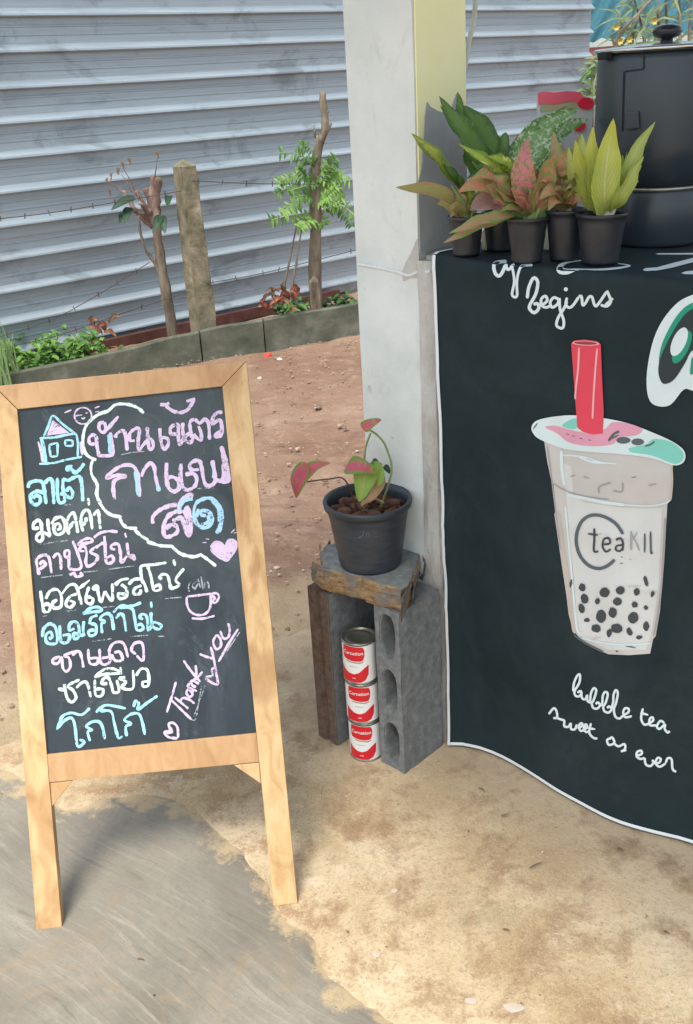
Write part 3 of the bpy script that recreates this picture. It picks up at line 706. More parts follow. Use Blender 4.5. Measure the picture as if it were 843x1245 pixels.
# grey patch laid over the yellow, with a jagged upper edge
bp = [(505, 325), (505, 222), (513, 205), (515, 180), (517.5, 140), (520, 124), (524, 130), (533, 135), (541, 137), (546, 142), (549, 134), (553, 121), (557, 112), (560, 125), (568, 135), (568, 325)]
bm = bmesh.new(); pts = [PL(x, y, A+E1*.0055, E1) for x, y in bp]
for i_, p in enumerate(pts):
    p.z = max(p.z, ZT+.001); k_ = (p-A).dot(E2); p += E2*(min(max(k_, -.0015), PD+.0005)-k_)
prism(bm, pts, -E1*.0018); fin('grey_patch', bm, M['patch_grey'], t)
# horizontal pale mortar drip line, and rough foot strip
bm = bmesh.new(); ln = [(435, 321), (450, 323.5), (468, 327), (485, 331), (497, 335), (508, 331), (524, 330)]
P = [PL(x, y, A-E2*.0025, E2) for x, y in ln]
tube(bm, smooth_pts(P, 3), .0026, 6); fin('mortar_line', bm, flat('white_mortar', c3(.72, .73, .72)), t)

t = thing('counter', 'concrete stall counter hidden under the black cloth beside the pillar', 'counter', A+E1*.04)
bm = bmesh.new(); N = 26; rows = []
for i in range(N+1):      # end pier, rough, flush with the pillar
    z = (ZT-.012)*i/N
    rows.append([bm.verts.new(A+E1*e+E2*d_+ZZ*z+(E1*noise.noise(Vector((z*9, e*50, d_*9)))+E2*noise.noise(Vector((z*11, 4+e*60, 2))))*.0035) for e, d_ in ((.0005, .012), (-.0, -.004), (.012, -.005), (.026, -.003), (.036, -.001), (.040, .006), (.042, .12), (.0055, .12))])
for a, b in zip(rows, rows[1:]):
    for k in range(8): bm.faces.new((a[k], a[(k+1) % 8], b[(k+1) % 8], b[k]))
bm.faces.new(rows[0]); bm.faces.new(list(reversed(rows[-1])))
fin('end_pier', bm, M['rough_mortar'], t)
bm = bmesh.new(); box(bm, A+E1*.045+E2*.10, E1*1.3, E2*.40, ZZ*(ZT-.06)); fin('body', bm, M['grey_counter'], t)
bm = bmesh.new(); box(bm, A+E1*.008+E2*.012+ZZ*(ZT-.055), E1*1.345, E2*.55, ZZ*.05); fin('top_slab', bm, M['grey_counter'], t)
# smear of brown plaster at the pillar/counter corner
bm = bmesh.new(); sm = [(489, 330), (494, 318), (501, 305), (507, 291), (509, 290), (509.5, 320), (509, 338), (497, 338), (490, 342)]
prism(bm, [PL(x, y, A-E2*.0022, E2) for x, y in sm], E2*.0022); fin('plaster_smear', bm, M['rough_mortar'], bpy.data.objects['concrete_pillar'])
bm = bmesh.new(); st_ = [(487, 345), (512, 345), (512, 700), (500, 700), (498, 600), (494, 520), (490, 430)]
prism(bm, [PL(x, y, A-E2*.0018, E2) for x, y in st_[:2]+st_[3:]], E2*.0018) if False else None
bm.free()

# roof out of view, added to shade the floor along the banner
el_ = math.tan(SUN_EL); ZR = 2.7
sh = Vector((-sd.x, -sd.y, 0)).normalized()*(ZR/el_)
g0 = G(440, 945); g1 = G(800, 1110)
t = thing('added_shade_roof', 'unseen sheet roof added over the counter to shade floor and pillar', 'roof', A+ZZ*ZR)
fd_ = (Vector((g0.x, g0.y, 0))-A).dot(E2)-sh.dot(E2)
l0 = -.35
bm = bmesh.new(); box(bm, A+E1*l0+E2*fd_+ZZ*ZR, E1*2.3, E2*(1.1-fd_), ZZ*.03); fin('shade_roof_sheet', bm, M['sheet'], t)
for s_ in (0, .9, 1.8):
    bm = bmesh.new(); box(bm, A+E1*(l0+.1+s_*1.1)+E2*fd_+ZZ*(ZR-.062), E1*.05, E2*(1.1-fd_), ZZ*.06); fin('shade_roof_rafter', bm, M['rust_beam'], t)

# ================================================================== banner cloth
t = thing('cloth_banner', 'large black cloth banner with bubble tea print hanging over the counter', 'banner', A+E1*.03)
BANNER = t
tp = [G(x, y, ZT+.004) for x, y in ((526, 310), (600, 321), (700, 330), (779, 337), (843, 342))]
bp_ = [G(x, y, .014) for x, y in ((545, 905), (570, 905.5), (600, 915), (622, 926), (650, 943), (680, 963), (705, 976), (730, 990), (755, 1001), (795, 1012), (843, 1023))]
def along(p): return (Vector((p.x, p.y, 0))-A).dot(E1)
def depth(p): return (Vector((p.x, p.y, 0))-A).dot(E2)
tpa = [(along(p), depth(p)) for p in tp]; bpa = [(along(p), depth(p)) for p in bp_]
def interp(tab, s_):
    if s_ <= tab[0][0]: return tab[0][1]
    for (a, da), (b, db) in zip(tab, tab[1:]):
        if s_ <= b:
            u = (s_-a)/(b-a); return da+(db-da)*u
    return tab[-1][1]
def sm_interp(tab, s_, w_=.025): return (interp(tab, s_-w_)+2*interp(tab, s_)+interp(tab, s_+w_))/4
s0t, s0b = tpa[0][0], bpa[0][0]; s1 = bpa[-1][0]
SEND = s1+.45
bpa.append((s1+.2, bpa[-1][1]-.02)); bpa.append((SEND, bpa[-1][1]))
NS, NV, NTOP = 150, 90, 16
def bpos(i, j):
    """j 0..NV from foot to fold, then NTOP rows over the counter top"""
    u = i/NS
    sb = s0b+(SEND-s0b)*u; st = s0t+(SEND-s0t)*u
    pb_ = A+E1*sb+E2*(interp(bpa, sb) if u < .03 else sm_interp(bpa, sb))+ZZ*.014; dt = tpa[0][1]+(tpa[-1][1]-tpa[0][1])*u*.9
    pt_ = A+E1*st+E2*sm_interp(tpa, st)+ZZ*(ZT+.004)
    if j <= NV:
        v = j/NV; p = pb_.lerp(pt_, v)
        k = sin(pi*v)**.6
        fold = (noise.noise(Vector((sb*5.5, v*1.2, 0)))*.014+noise.noise(Vector((sb*16+v*3, v*2.5, 7)))*.0045+abs(noise.noise(Vector((sb*4+v*6, v*9-sb*3, 17))))**.6*.006)*k
        p += E2*fold
        ee = max(0, v-.985)/.015; p += E2*.004*ee
        return p
    v = (j-NV)/NTOP
    return pt_+E2*(.0+.47*v**1.3)+ZZ*(.0035*noise.noise(Vector((st*8, v*5, 3)))*(v > 0)+.001)
bm = bmesh.new(); grid = [[bm.verts.new(bpos(i, j)) for i in range(NS+1)] for j in range(NV+NTOP+1)]
for j in range(NV+NTOP):
    for i in range(NS): bm.faces.new((grid[j][i], grid[j][i+1], grid[j+1][i+1], grid[j+1][i]))
bm.normal_update(); BVH = BVHTree.FromBMesh(bm)
KEEP.add(id(bm))
fin('cloth', bm, M['banner'], t, smooth=True)
# hem: white border following the left, bottom and table-side edges
bm = bmesh.new()
def hem_strip(pts_in, pts_out, off):
    a = [bm.verts.new(p+off) for p in pts_in]; b = [bm.verts.new(p+off) for p in pts_out]
    for i in range(len(a)-1): bm.faces.new((a[i], a[i+1], b[i+1], b[i]))
oo = -E2*.0015
hem_strip([bpos(0, j)+E1*.006 for j in range(NV+1)], [bpos(0, j)-E1*.001 for j in range(NV+1)], oo)
hem_strip([bpos(i, 0)+ZZ*.0065 for i in range(NS+1)], [bpos(i, 0)-ZZ*.001 for i in range(NS+1)], oo)
hem_strip([bpos(0, NV+j)+E1*.007 for j in range(NTOP+1)], [bpos(0, NV+j)-E1*.001 for j in range(NTOP+1)], ZZ*.0015)
KEEP.add(id(bm))
fin('hem', bm, HEM, t)

def onb(x, y, off):
    d = ray(x, y).normalized(); loc, nrm, idx, dist = BVH.ray_cast(EYE, d)
    if loc is None: return None
    if nrm.dot(d) > 0: nrm = -nrm
    return loc+nrm*off
def tri_fill(bm, pts2, off, proj_):
    """fills a polygon given in picture pixels with a fine grid clipped to it, laid on the surface"""
    m_ = bmesh.new(); vs = [m_.verts.new((x, y, 0)) for x, y in pts2]
    m_.faces.new(vs)
    x0 = min(p[0] for p in pts2); x1 = max(p[0] for p in pts2); y0 = min(p[1] for p in pts2); y1 = max(p[1] for p in pts2)
    stp = 7.0
    k = x0+stp
    while k < x1:
        bmesh.ops.bisect_plane(m_, geom=m_.verts[:]+m_.edges[:]+m_.faces[:], plane_co=(k, 0, 0), plane_no=(1, 0, 0)); k += stp
    k = y0+stp
    while k < y1:
        bmesh.ops.bisect_plane(m_, geom=m_.verts[:]+m_.edges[:]+m_.faces[:], plane_co=(0, k, 0), plane_no=(0, 1, 0)); k += stp
    bmesh.ops.triangulate(m_, faces=m_.faces[:])
    mp = {}
    for v in m_.verts:
        p = proj_(v.co.x, v.co.y, off)
        if p is not None: mp[v.index if v.index >= 0 else id(v)] = p
    m_.verts.index_update()
    mp = {v.index: proj_(v.co.x, v.co.y, off) for v in m_.verts}
    nv = {i: bm.verts.new(p) for i, p in mp.items() if p is not None}
    for f_ in m_.faces:
        ids = [v.index for v in f_.verts]
        if all(i in nv for i in ids):
            try: bm.faces.new([nv[i] for i in ids])
            except ValueError: pass
    m_.free(); KEEP.add(id(bm))
def stroke(bm, pts2, wpx, off, proj_, sub=5, taper=True, wob=0.0):
    P = smooth_pts([(x, y, 0) for x, y in pts2], sub)
    # densify straight strokes
    Q = [P[0]]
    for a, b in zip(P, P[1:]):
        L = (b-a).length; n_ = max(1, int(L/3.0))
        for k in range(1, n_+1): Q.append(a.lerp(b, k/n_))
    P = Q; n_ = len(P); rows = []
    for i, p in enumerate(P):
        d_ = P[min(i+1, n_-1)]-P[max(i-1, 0)]
        if d_.length < 1e-6: d_ = Vector((1, 0, 0))
        d_.normalize(); nn = Vector((-d_.y, d_.x, 0))
        w_ = wpx*.5*(1+wob*noise.noise(Vector((p.x*.25, p.y*.25, wpx))))
        if taper and (i == 0 or i == n_-1): w_ *= .6
        a = proj_(*(p+nn*w_).xy, off); b = proj_(*(p-nn*w_).xy, off)
        if a is None or b is None: rows.append(None); continue
        rows.append((bm.verts.new(a), bm.verts.new(b)))
    for r0, r1 in zip(rows, rows[1:]):
        if r0 and r1: bm.faces.new((r0[0], r0[1], r1[1], r1[0]))
    KEEP.add(id(bm))
CR = {'A': (30, 480, 8.43), 'B': (100, 480, 8.43), 'C': (180, 480, 8.43), 'D': (100, 550, 8.43), 'E': (190, 540, 8.43), 'F': (180, 595, 7.664), 'G': (25, 560, 7.664), 'H': (30, 635, 6.021), 'I': (40, 670, 7.664), 'J': (130, 660, 6.021),
      'K': (50, 730, 5.269), 'L': (55, 800, 5.62), 'M': (190, 750, 7.664), 'N': (595, 300, 5.269), 'O': (660, 810, 4.607), 'P': (660, 300, 4.607), 'Q': (640, 490, 4.153), 'R': (670, 610, 5.269)}
def px(cr, pts):
    x0, y0, s_ = CR[cr]; return [(x0+x/s_, y0+y/s_) for x, y in pts]
def S(*a): return [(a[i], a[i+1]) for i in range(0, len(a), 2)]
def ellipse(cx_, cy_, rx, ry, rot=0, n_=24):
    return [(cx_+rx*cos(2*pi*k/n_)*cos(rot)-ry*sin(2*pi*k/n_)*sin(rot), cy_+rx*cos(2*pi*k/n_)*sin(rot)+ry*sin(2*pi*k/n_)*cos(rot)) for k in range(n_)]
def sm2(pts, n_=4): return [(p.x, p.y) for p in smooth_pts([(x, y, 0) for x, y in pts], n_, True)]

def bprint(name, items):
    """items: (kind, crop, pts, colour, layer[, width])"""
    by = {}
    for it in items: by.setdefault(it[3], []).append(it)
    first = None
    for colr, its in by.items():
        bm = bmesh.new()
        for it in its:
            off = .0006+it[4]*.00035
            pts = px(it[1], it[2])
            if it[0] == 'fill': tri_fill(bm, sm2(pts), off, onb)
            elif it[0] == 'poly': tri_fill(bm, pts, off, onb)
            else: stroke(bm, pts, it[5], off, onb)
        o_ = fin(name, bm, PR[colr], BANNER)
        if len(its) > 1: o_['kind'] = 'stuff'
# lettering
bprint('lettering_begins', [('line', 'N', p, 'white', 0, w_) for p, w_ in (
    (S(112, 95, 60, 100, 32, 115, 38, 165, 62, 187, 85, 165, 108, 112), 4.2), (S(108, 112, 118, 145, 135, 140, 160, 112), 3.4), (S(278, 120, 215, 122, 190, 160, 178, 230, 180, 310, 162, 322, 148, 300, 162, 220, 150, 140, 140, 118), 3.2),
    (S(245, 330, 255, 260, 285, 200, 312, 225, 300, 300, 262, 372, 262, 400, 290, 422, 318, 395, 312, 365, 285, 368), 4.0), (S(312, 370, 340, 372, 372, 345, 362, 315, 335, 335, 338, 375, 365, 388, 392, 378), 3.4),
    (S(445, 335, 415, 325, 392, 355, 405, 388, 440, 365, 450, 330, 455, 400, 478, 470, 475, 515, 455, 520, 432, 500, 445, 450, 480, 395, 500, 350), 3.4), (S(500, 325, 492, 365, 508, 388, 535, 378, 575, 320), 3.4),
    (S(575, 320, 592, 318, 600, 372, 618, 360, 640, 322, 660, 322, 675, 370, 695, 372, 755, 285), 3.4), (S(755, 280, 768, 310, 780, 350, 755, 380, 715, 372), 3.4), (S(745, 372, 770, 350, 795, 330), 3.0))] +
    [('fill', 'N', ellipse(492, 272, 13, 13), 'white', 0)])
bprint('lettering_caption', [('line', 'O', p, 'white', 0, 2.8) for p in (
    S(172, 140, 176, 95, 195, 52, 210, 48, 206, 92, 180, 138, 184, 163, 204, 168, 218, 152, 212, 138, 196, 148), S(216, 146, 222, 178, 240, 184, 250, 162, 252, 192, 270, 205), S(266, 200, 272, 150, 288, 122, 301, 138, 286, 190, 276, 205, 284, 232, 308, 236, 322, 216, 310, 202, 298, 212),
    S(318, 222, 334, 210, 338, 165, 352, 143, 366, 158, 352, 208, 340, 226, 348, 252, 372, 258, 386, 240, 374, 224, 362, 234), S(384, 243, 396, 200, 398, 160, 410, 133, 422, 150, 412, 205, 400, 240, 408, 280, 430, 292, 452, 275), S(450, 275, 480, 258, 482, 238, 462, 235, 452, 260, 465, 285, 500, 278),
    S(562, 235, 552, 290, 568, 325, 592, 322), S(548, 260, 592, 272), S(590, 322, 618, 305, 615, 285, 600, 295, 600, 328, 640, 330), S(682, 318, 660, 305, 640, 335, 655, 350, 685, 325, 684, 350, 700, 370, 712, 362),
    S(35, 268, 62, 235, 78, 250, 82, 285, 60, 290), S(78, 288, 105, 298, 122, 305, 122, 335, 145, 338, 158, 320, 160, 350, 182, 352, 192, 325), S(195, 345, 222, 335, 220, 318, 205, 330, 212, 360, 235, 355, 250, 335, 240, 325, 232, 350, 245, 368, 265, 360),
    S(272, 318, 262, 370, 285, 400, 308, 404), S(250, 345, 295, 352), S(385, 402, 362, 412, 372, 440, 402, 428, 392, 400, 380, 400), S(400, 430, 425, 448, 458, 435, 462, 462, 440, 478), S(438, 474, 470, 470),
    S(532, 500, 555, 490, 552, 472, 530, 480, 528, 505, 548, 518, 572, 512), S(572, 512, 578, 548, 605, 558, 622, 535, 612, 525), S(622, 540, 650, 540, 662, 520, 645, 512, 632, 540, 655, 562, 690, 542), S(690, 540, 700, 515, 722, 520, 728, 575, 748, 590))])
bprint('swoosh_print', [('fill', 'P', S(240, 73, 150, 83, 100, 95, 78, 120, 92, 150, 140, 155, 205, 132, 320, 135, 430, 126, 495, 108, 430, 94, 425, 98, 470, 107, 420, 116, 310, 125, 200, 124, 130, 125, 115, 112, 150, 92, 240, 79), 'white', 0),
    ('poly', 'P', S(560, 132, 575, 122, 640, 117, 740, 90, 843, 64, 900, 50, 900, 72, 843, 88, 720, 120, 640, 135, 575, 138), 'white', 0), ('poly', 'P', S(630, 42, 650, 38, 900, 36, 900, 46, 650, 46), 'white', 0),
    ('poly', 'P', S(775, 150, 800, 140, 900, 130, 900, 156, 800, 156), 'white', 0)])
bprint('logo_print', [
    ('fill', 'P', S(960, 230, 843, 268, 760, 310, 680, 400, 625, 510, 592, 650, 583, 770, 600, 860, 650, 893, 720, 882, 790, 800, 843, 806, 960, 830, 1000, 600, 1000, 350), 'white', 0),
    ('fill', 'P', S(960, 290, 843, 312, 770, 365, 705, 465, 662, 570, 655, 660, 700, 680, 800, 600, 960, 520), 'green', 1),
    ('fill', 'P', S(960, 330, 843, 347, 780, 400, 715, 505, 662, 620, 650, 700, 668, 758, 700, 765, 745, 735, 800, 650, 843, 575, 960, 500), 'dark', 2),
    ('fill', 'P', ellipse(783, 560, 100, 38, radians(-64)), 'green', 3), ('fill', 'P', ellipse(768, 530, 86, 38, radians(-66)), 'white', 4),
    ('fill', 'P', S(843, 615, 832, 660, 828, 710, 843, 712, 900, 700, 900, 600), 'green', 3)])
# drink
Rb = S(20, 0, 48, 180, 70, 380, 95, 560, 115, 720, 140, 820, 200, 890, 270, 935, 370, 976, 500, 982, 636, 972, 655, 880, 672, 860, 700, 700, 728, 380, 748, 0)
body = px('Q', S(92, 195, 108, 300, 128, 395, 138, 410, 150, 560))+px('R', Rb[1:])+px('Q', S(712, 510, 732, 490, 742, 310, 640, 275, 500, 250, 330, 240, 200, 225))
CR['0'] = (0, 0, 1)
inner_ = px('Q', S(185, 300, 200, 430, 215, 620))+px('R', S(150, 500, 165, 740, 190, 860, 380, 950, 610, 945, 640, 860, 690, 560, 705, 250, 712, 60))+px('Q', S(690, 530, 500, 530, 300, 500, 240, 470, 230, 320))
items = [('poly', '0', body, 'body', 0), ('poly', '0', inner_, 'body2', 1), ('line', 'R', S(40, 60, 75, 300, 120, 600, 160, 840), 'tan', 2, 7), ('line', 'R', S(95, 30, 130, 400, 165, 780, 190, 850), 'white', 3, 2.5),
 ('line', 'Q', S(108, 215, 130, 380, 150, 540, 175, 740), 'lgrey', 3, 1.5), ('line', 'Q', S(180, 240, 182, 330, 195, 415), 'white', 3, 4), ('line', 'Q', S(180, 262, 290, 270, 380, 298, 460, 305), 'white', 3, 2), ('line', 'Q', S(270, 270, 330, 295, 400, 302), 'white', 3, 3),
 ('line', 'Q', S(210, 462, 300, 480, 400, 500, 500, 512), 'white', 4, 4), ('line', 'Q', S(500, 512, 620, 518, 700, 505, 728, 490), 'white', 4, 2), ('line', 'Q', S(140, 405, 200, 440, 300, 470, 420, 485), 'lgrey', 3, 1.5),
 ('line', 'Q', S(735, 320, 738, 400, 730, 490), 'tan', 3, 3), ('line', 'Q', S(370, 455, 372, 420, 430, 400), 'lgrey', 3, 2), ('line', 'Q', S(440, 440, 485, 445, 488, 400), 'lgrey', 3, 2), ('line', 'Q', S(620, 415, 660, 405), 'lgrey', 3, 2), ('line', 'Q', S(225, 370, 250, 362), 'lgrey', 3, 1.5), ('line', 'Q', S(290, 370, 320, 378), 'lgrey', 3, 1.5), ('line', 'Q', S(535, 375, 558, 370), 'grey', 3, 1.2),
 ('line', 'R', S(150, 850, 230, 905, 340, 960), 'grey', 4, 2.5), ('line', 'R', S(200, 870, 330, 900, 470, 915, 640, 905), 'white', 4, 2), ('line', 'R', S(480, 920, 545, 933), 'grey', 4, 1.5), ('line', 'R', S(735, 100, 715, 480, 690, 700, 660, 860), 'lgrey', 3, 2.5)]
bprint('cup_print', items)
bprint('cup_badge', [('line', 'R', S(465, 205, 430, 150, 380, 110, 320, 86, 260, 85, 205, 120, 172, 190, 168, 270, 195, 350, 250, 408, 315, 425, 370, 405, 412, 368), 'grey', 5, 4.0),
 ('line', 'R', S(282, 168, 282, 240, 280, 312, 308, 314), 'dgrey', 5, 2.6), ('line', 'R', S(242, 202, 305, 210), 'dgrey', 5, 2.4), ('line', 'R', S(338, 270, 382, 262, 375, 232, 345, 235, 335, 280, 355, 316, 388, 300), 'dgrey', 5, 2.4),
 ('line', 'R', S(420, 240, 450, 232, 464, 262, 462, 310), 'dgrey', 5, 2.6), ('line', 'R', S(462, 272, 425, 280, 420, 305, 445, 312, 464, 292), 'dgrey', 5, 2.4),
 ('line', 'R', S(518, 185, 516, 305), 'lgrey', 5, 2.6), ('line', 'R', S(518, 205, 545, 250, 570, 310), 'lgrey', 5, 1.8), ('line', 'R', S(556, 190, 530, 240), 'lgrey', 5, 1.6), ('line', 'R', S(605, 200, 604, 322), 'grey', 5, 2.2), ('line', 'R', S(642, 188, 645, 320, 655, 318), 'grey', 5, 2.4),
 ('line', 'R', S(445, 392, 466, 390), 'grey', 5, 1.6), ('line', 'R', S(452, 350, 462, 352), 'grey', 5, 1.6), ('line', 'R', S(508, 365, 516, 365), 'grey', 5, 1.2), ('line', 'R', S(540, 362, 546, 362), 'lgrey', 5, 1.2)])
prl = [(205, 545, 22, 25), (348, 578, 33, 30), (448, 565, 28, 26), (552, 573, 18, 24), (612, 507, 14, 35), (654, 587, 12, 20), (220, 618, 24, 32), (302, 634, 16, 20), (430, 635, 28, 26), (540, 655, 20, 20), (612, 675, 14, 15), (200, 680, 20, 32),
       (325, 730, 32, 42), (400, 706, 26, 34), (530, 740, 34, 38), (236, 754, 18, 14), (293, 808, 30, 26), (425, 808, 36, 30), (378, 838, 16, 28), (507, 828, 17, 26), (612, 795, 20, 30), (568, 865, 22, 12), (132, 520, 8, 26)]
random.seed(4)
for (x, y, a, b) in prl:
    e_ = [(ex+rnd(-2, 2), ey+rnd(-2, 2)) for ex, ey in ellipse(x, y, a, b, rnd(-.5, .3) if a != 132 else 0, 12)]
    bprint('pearl_print', [('fill', 'R', e_, 'dgrey', 5)])
bprint('cup_lid_print', [('fill', 'Q', S(30, 120, 60, 85, 150, 65, 260, 60, 400, 75, 520, 100, 640, 145, 740, 190, 795, 230, 808, 270, 790, 303, 740, 310, 640, 277, 500, 257, 330, 245, 200, 230, 90, 190, 45, 160), 'lidwhite', 6),
 ('fill', 'Q', S(100, 120, 150, 112, 240, 135, 330, 150, 400, 130, 440, 95, 520, 100, 590, 128, 560, 160, 470, 170, 440, 205, 330, 215, 220, 195, 160, 150), 'pink', 7), ('fill', 'Q', S(185, 112, 220, 85, 258, 78, 262, 120, 235, 128), 'teal', 7),
 ('fill', 'Q', S(525, 225, 610, 205, 650, 178, 740, 195, 792, 240, 798, 275, 775, 300, 735, 300, 640, 262, 540, 246), 'teal', 7), ('line', 'Q', S(420, 188, 445, 155, 475, 140), 'grey', 8, 3), ('line', 'Q', S(430, 180, 470, 158), 'grey', 8, 2),
 ('fill', 'Q', ellipse(495, 185, 36, 17), 'grey', 8), ('fill', 'Q', ellipse(568, 193, 32, 17), 'grey', 8), ('line', 'Q', S(605, 215, 635, 205, 652, 190), 'grey', 8, 2), ('line', 'Q', S(40, 128, 62, 98), 'grey', 8, 1.6)] +
 [('line', 'Q', S(x, y, x+14, y+3), 'grey', 8, 1.6) for x, y in ((208, 153), (238, 162), (275, 174), (318, 182))])
bprint('straw_print', [('poly', '0', [(696, 417), (700, 413), (713, 412), (728, 414), (732, 417.5), (733.5, 460), (735.5, 500), (734, 526.5), (722, 527.5), (710, 524), (703.5, 519), (700, 470)], 'red', 9),
 ('fill', 'P', ellipse(248, 536, 76, 13, radians(2)), 'rose', 10), ('fill', 'P', ellipse(247, 535, 64, 9, radians(2)), 'dred', 11), ('line', 'P', S(210, 560, 205, 680, 192, 800, 190, 850), 'rose', 10, 2.2), ('line', 'P', S(312, 565, 300, 700, 290, 850, 285, 960), 'rose', 10, 2.2)])

# ================================================================== chalkboard sign
b1 = G(43, 1131, .009); b2 = G(362, 1098, .0045); b2.z = b1.z
BU = (b2-b1).normalized(); BACK = Vector((-BU.y, BU.x, 0)); TL_ = radians(21)
BV = ZZ*cos(TL_)+BACK*sin(TL_); BN = BU.cross(BV); 
if BN.dot(EYE-b1) < 0: BN = -BN
def onboard(x, y, off=0.0): return PL(x, y, b1+BN*off, BN)
t = thing('chalkboard_sign', 'wooden framed chalkboard menu sign standing on the floor at the left', 'chalkboard', (b1+b2)/2)
BOARD = t
def bprism(name, pts, th, mat, off=0.0, bevel=.0012):
    bm = bmesh.new(); prism(bm, [onboard(x, y, off) for x, y in pts], -BN*th, bevel); return fin(name, bm, mat, t)
bprism('stile', [(-7, 470), (21, 498), (57, 917), (75.5, 1127), (44.5, 1131)], .022, M['wood_stile'])
bprism('stile', [(300, 439), (362, 1098), (333, 1101.5), (312, 891), (270.5, 470)], .022, M['wood_stile'])
bprism('top_rail', [(-6, 469.6), (299.5, 438.6), (270.3, 469.6), (21.6, 497.6)], .022, M['wood_rail'], -.0006)
bprism('bottom_rail', [(57.2, 917.4), (311.7, 891.4), (315.5, 926.5), (60.3, 951.5)], .020, M['wood_rail'], -.0012)
bprism('corner_brace', [(61, 952), (89, 948.8), (63.2, 981)], .016, M['wood_stile'], -.003)
bprism('corner_brace', [(284, 930), (315, 927), (317.5, 953)], .016, M['wood_stile'], -.003)
bprism('board_panel', [(20, 496), (272, 468), (313, 892), (56, 919)], .005, M['chalkboard'], -.006, 0)
# rear support legs behind the panel
for x0, x1 in ((62, 84), (278, 300)):
    bm = bmesh.new(); a = onboard(x0, 520, -.024); b = onboard(x1, 520, -.024)
    foot = BACK*.50; fa = Vector((a.x, a.y, 0))+BACK*.18+BU*.01; 
    fa = b1+BU*((a-b1).dot(BU))+BACK*.545; fa.z = .006
    prism(bm, [a, a+BU*.03, fa+BU*.03, fa], BACK*.018); fin('rear_leg', bm, M['wood_stile'], t)
ONB = lambda x, y, off: onboard(x, y, -.006+off)
random.seed(8)
def ch(name, colr, wpx, strokes, fills=()):
    bm = bmesh.new()
    for i, (cr, p) in enumerate(strokes):
        pts = px(cr, p)
        stroke(bm, pts, wpx*1.12, .0005+.00012*(i % 7), ONB, wob=.5)
    for cr, p in fills: tri_fill(bm, px(cr, p), .0004, ONB)
    o_ = fin(name, bm, CH_[colr], BOARD)
    if len(strokes) > 3: o_['kind'] = 'stuff'      # strokes too small to pick apart one by one
    return o_
ch('chalk_house', 'cyan', 2.6, [('A', S(195, 430, 245, 320, 290, 215, 390, 300, 515, 395)), ('A', S(155, 445, 300, 437, 420, 412, 530, 395)), ('A', S(168, 450, 190, 560, 212, 700)), ('A', S(180, 455, 205, 560, 225, 690)), ('A', S(150, 708, 300, 698, 420, 668, 590, 635)), ('A', S(530, 400, 548, 500, 545, 635)), ('A', S(250, 515, 340, 490)), ('A', S(340, 490, 338, 630)), ('A', S(338, 630, 268, 635)), ('A', S(268, 635, 252, 515)), ('A', S(415, 465, 490, 465)), ('A', S(490, 465, 490, 520, 420, 522)), ('A', S(420, 522, 415, 465))])
ch('chalk_house_fill', 'pink', 3.0, [('A', S(140, 480, 170, 580, 188, 690)), ('A', S(572, 480, 592, 620))], [('A', S(225, 420, 290, 260, 460, 388))])
ch('chalk_face', 'pink', 1.7, [('A', ellipse(600, 215, 88, 84)+[(688, 215)]), ('A', S(510, 225, 560, 205)), ('A', S(560, 215, 590, 205)), ('A', S(625, 190, 650, 183)), ('A', S(585, 235, 600, 245, 622, 230)), ('A', S(410, 185, 480, 155)), ('A', S(720, 137, 770, 117)), ('A', S(725, 178, 762, 168))])
ch('chalk_bubble', 'green', 3.2, [('B', S(632, 188, 580, 140, 500, 105, 400, 93, 330, 108, 265, 165, 180, 195, 100, 250, 40, 320, 15, 400, 8, 500, 30, 590, 80, 640, 145, 668)), ('D', S(110, 80, 92, 140, 100, 230, 155, 330, 150, 430, 185, 520, 240, 600, 310, 645, 405, 660)), ('D', S(385, 670, 420, 740, 480, 775, 565, 775)), ('D', S(535, 790, 600, 850, 680, 900)), ('F', S(-10, 487, 60, 508, 120, 525, 240, 530)), ('F', S(225, 535, 290, 590, 340, 612, 430, 628, 505, 603)), ('F', S(495, 610, 560, 655, 635, 715))])
ch('chalk_title', 'pink', 3.7, [('B', S(130, 500, 85, 505, 70, 450, 105, 412, 145, 435, 150, 510, 168, 600, 175, 622, 310, 612, 305, 500, 290, 385)), ('B', S(225, 282, 185, 290, 172, 335, 195, 378, 230, 378, 240, 320, 222, 282)), ('B', S(230, 380, 290, 320, 372, 220)), ('B', S(338, 440, 365, 390, 425, 370, 448, 440, 462, 572)),
  ('B', S(540, 470, 490, 465, 488, 400, 540, 350, 588, 352, 575, 470, 582, 562, 630, 510, 680, 460)), ('B', S(668, 330, 675, 440, 690, 560, 730, 530, 715, 460, 680, 450)),
  ('C', S(122, 340, 128, 430, 150, 535, 180, 552, 212, 500, 200, 450, 145, 435)), ('C', S(290, 400, 238, 400, 232, 340, 290, 300, 312, 320, 312, 430, 325, 512, 365, 450, 420, 400, 462, 430, 440, 485, 385, 470, 360, 400, 358, 285)),
  ('C', S(450, 440, 435, 350, 432, 280, 480, 252, 530, 290, 585, 252, 622, 300, 632, 460)), ('C', S(470, 400, 500, 440, 545, 465, 545, 390, 518, 320)), ('C', S(765, 182, 712, 182, 672, 225, 660, 300, 735, 255, 758, 330, 752, 410, 705, 432, 690, 410, 765, 362)),
  ('C', S(180, 110, 255, 165, 335, 182, 405, 155, 440, 110, 475, 55)), ('C', S(125, 100, 175, 100, 220, 85)), ('C', S(395, 68, 440, 55, 485, 42))])
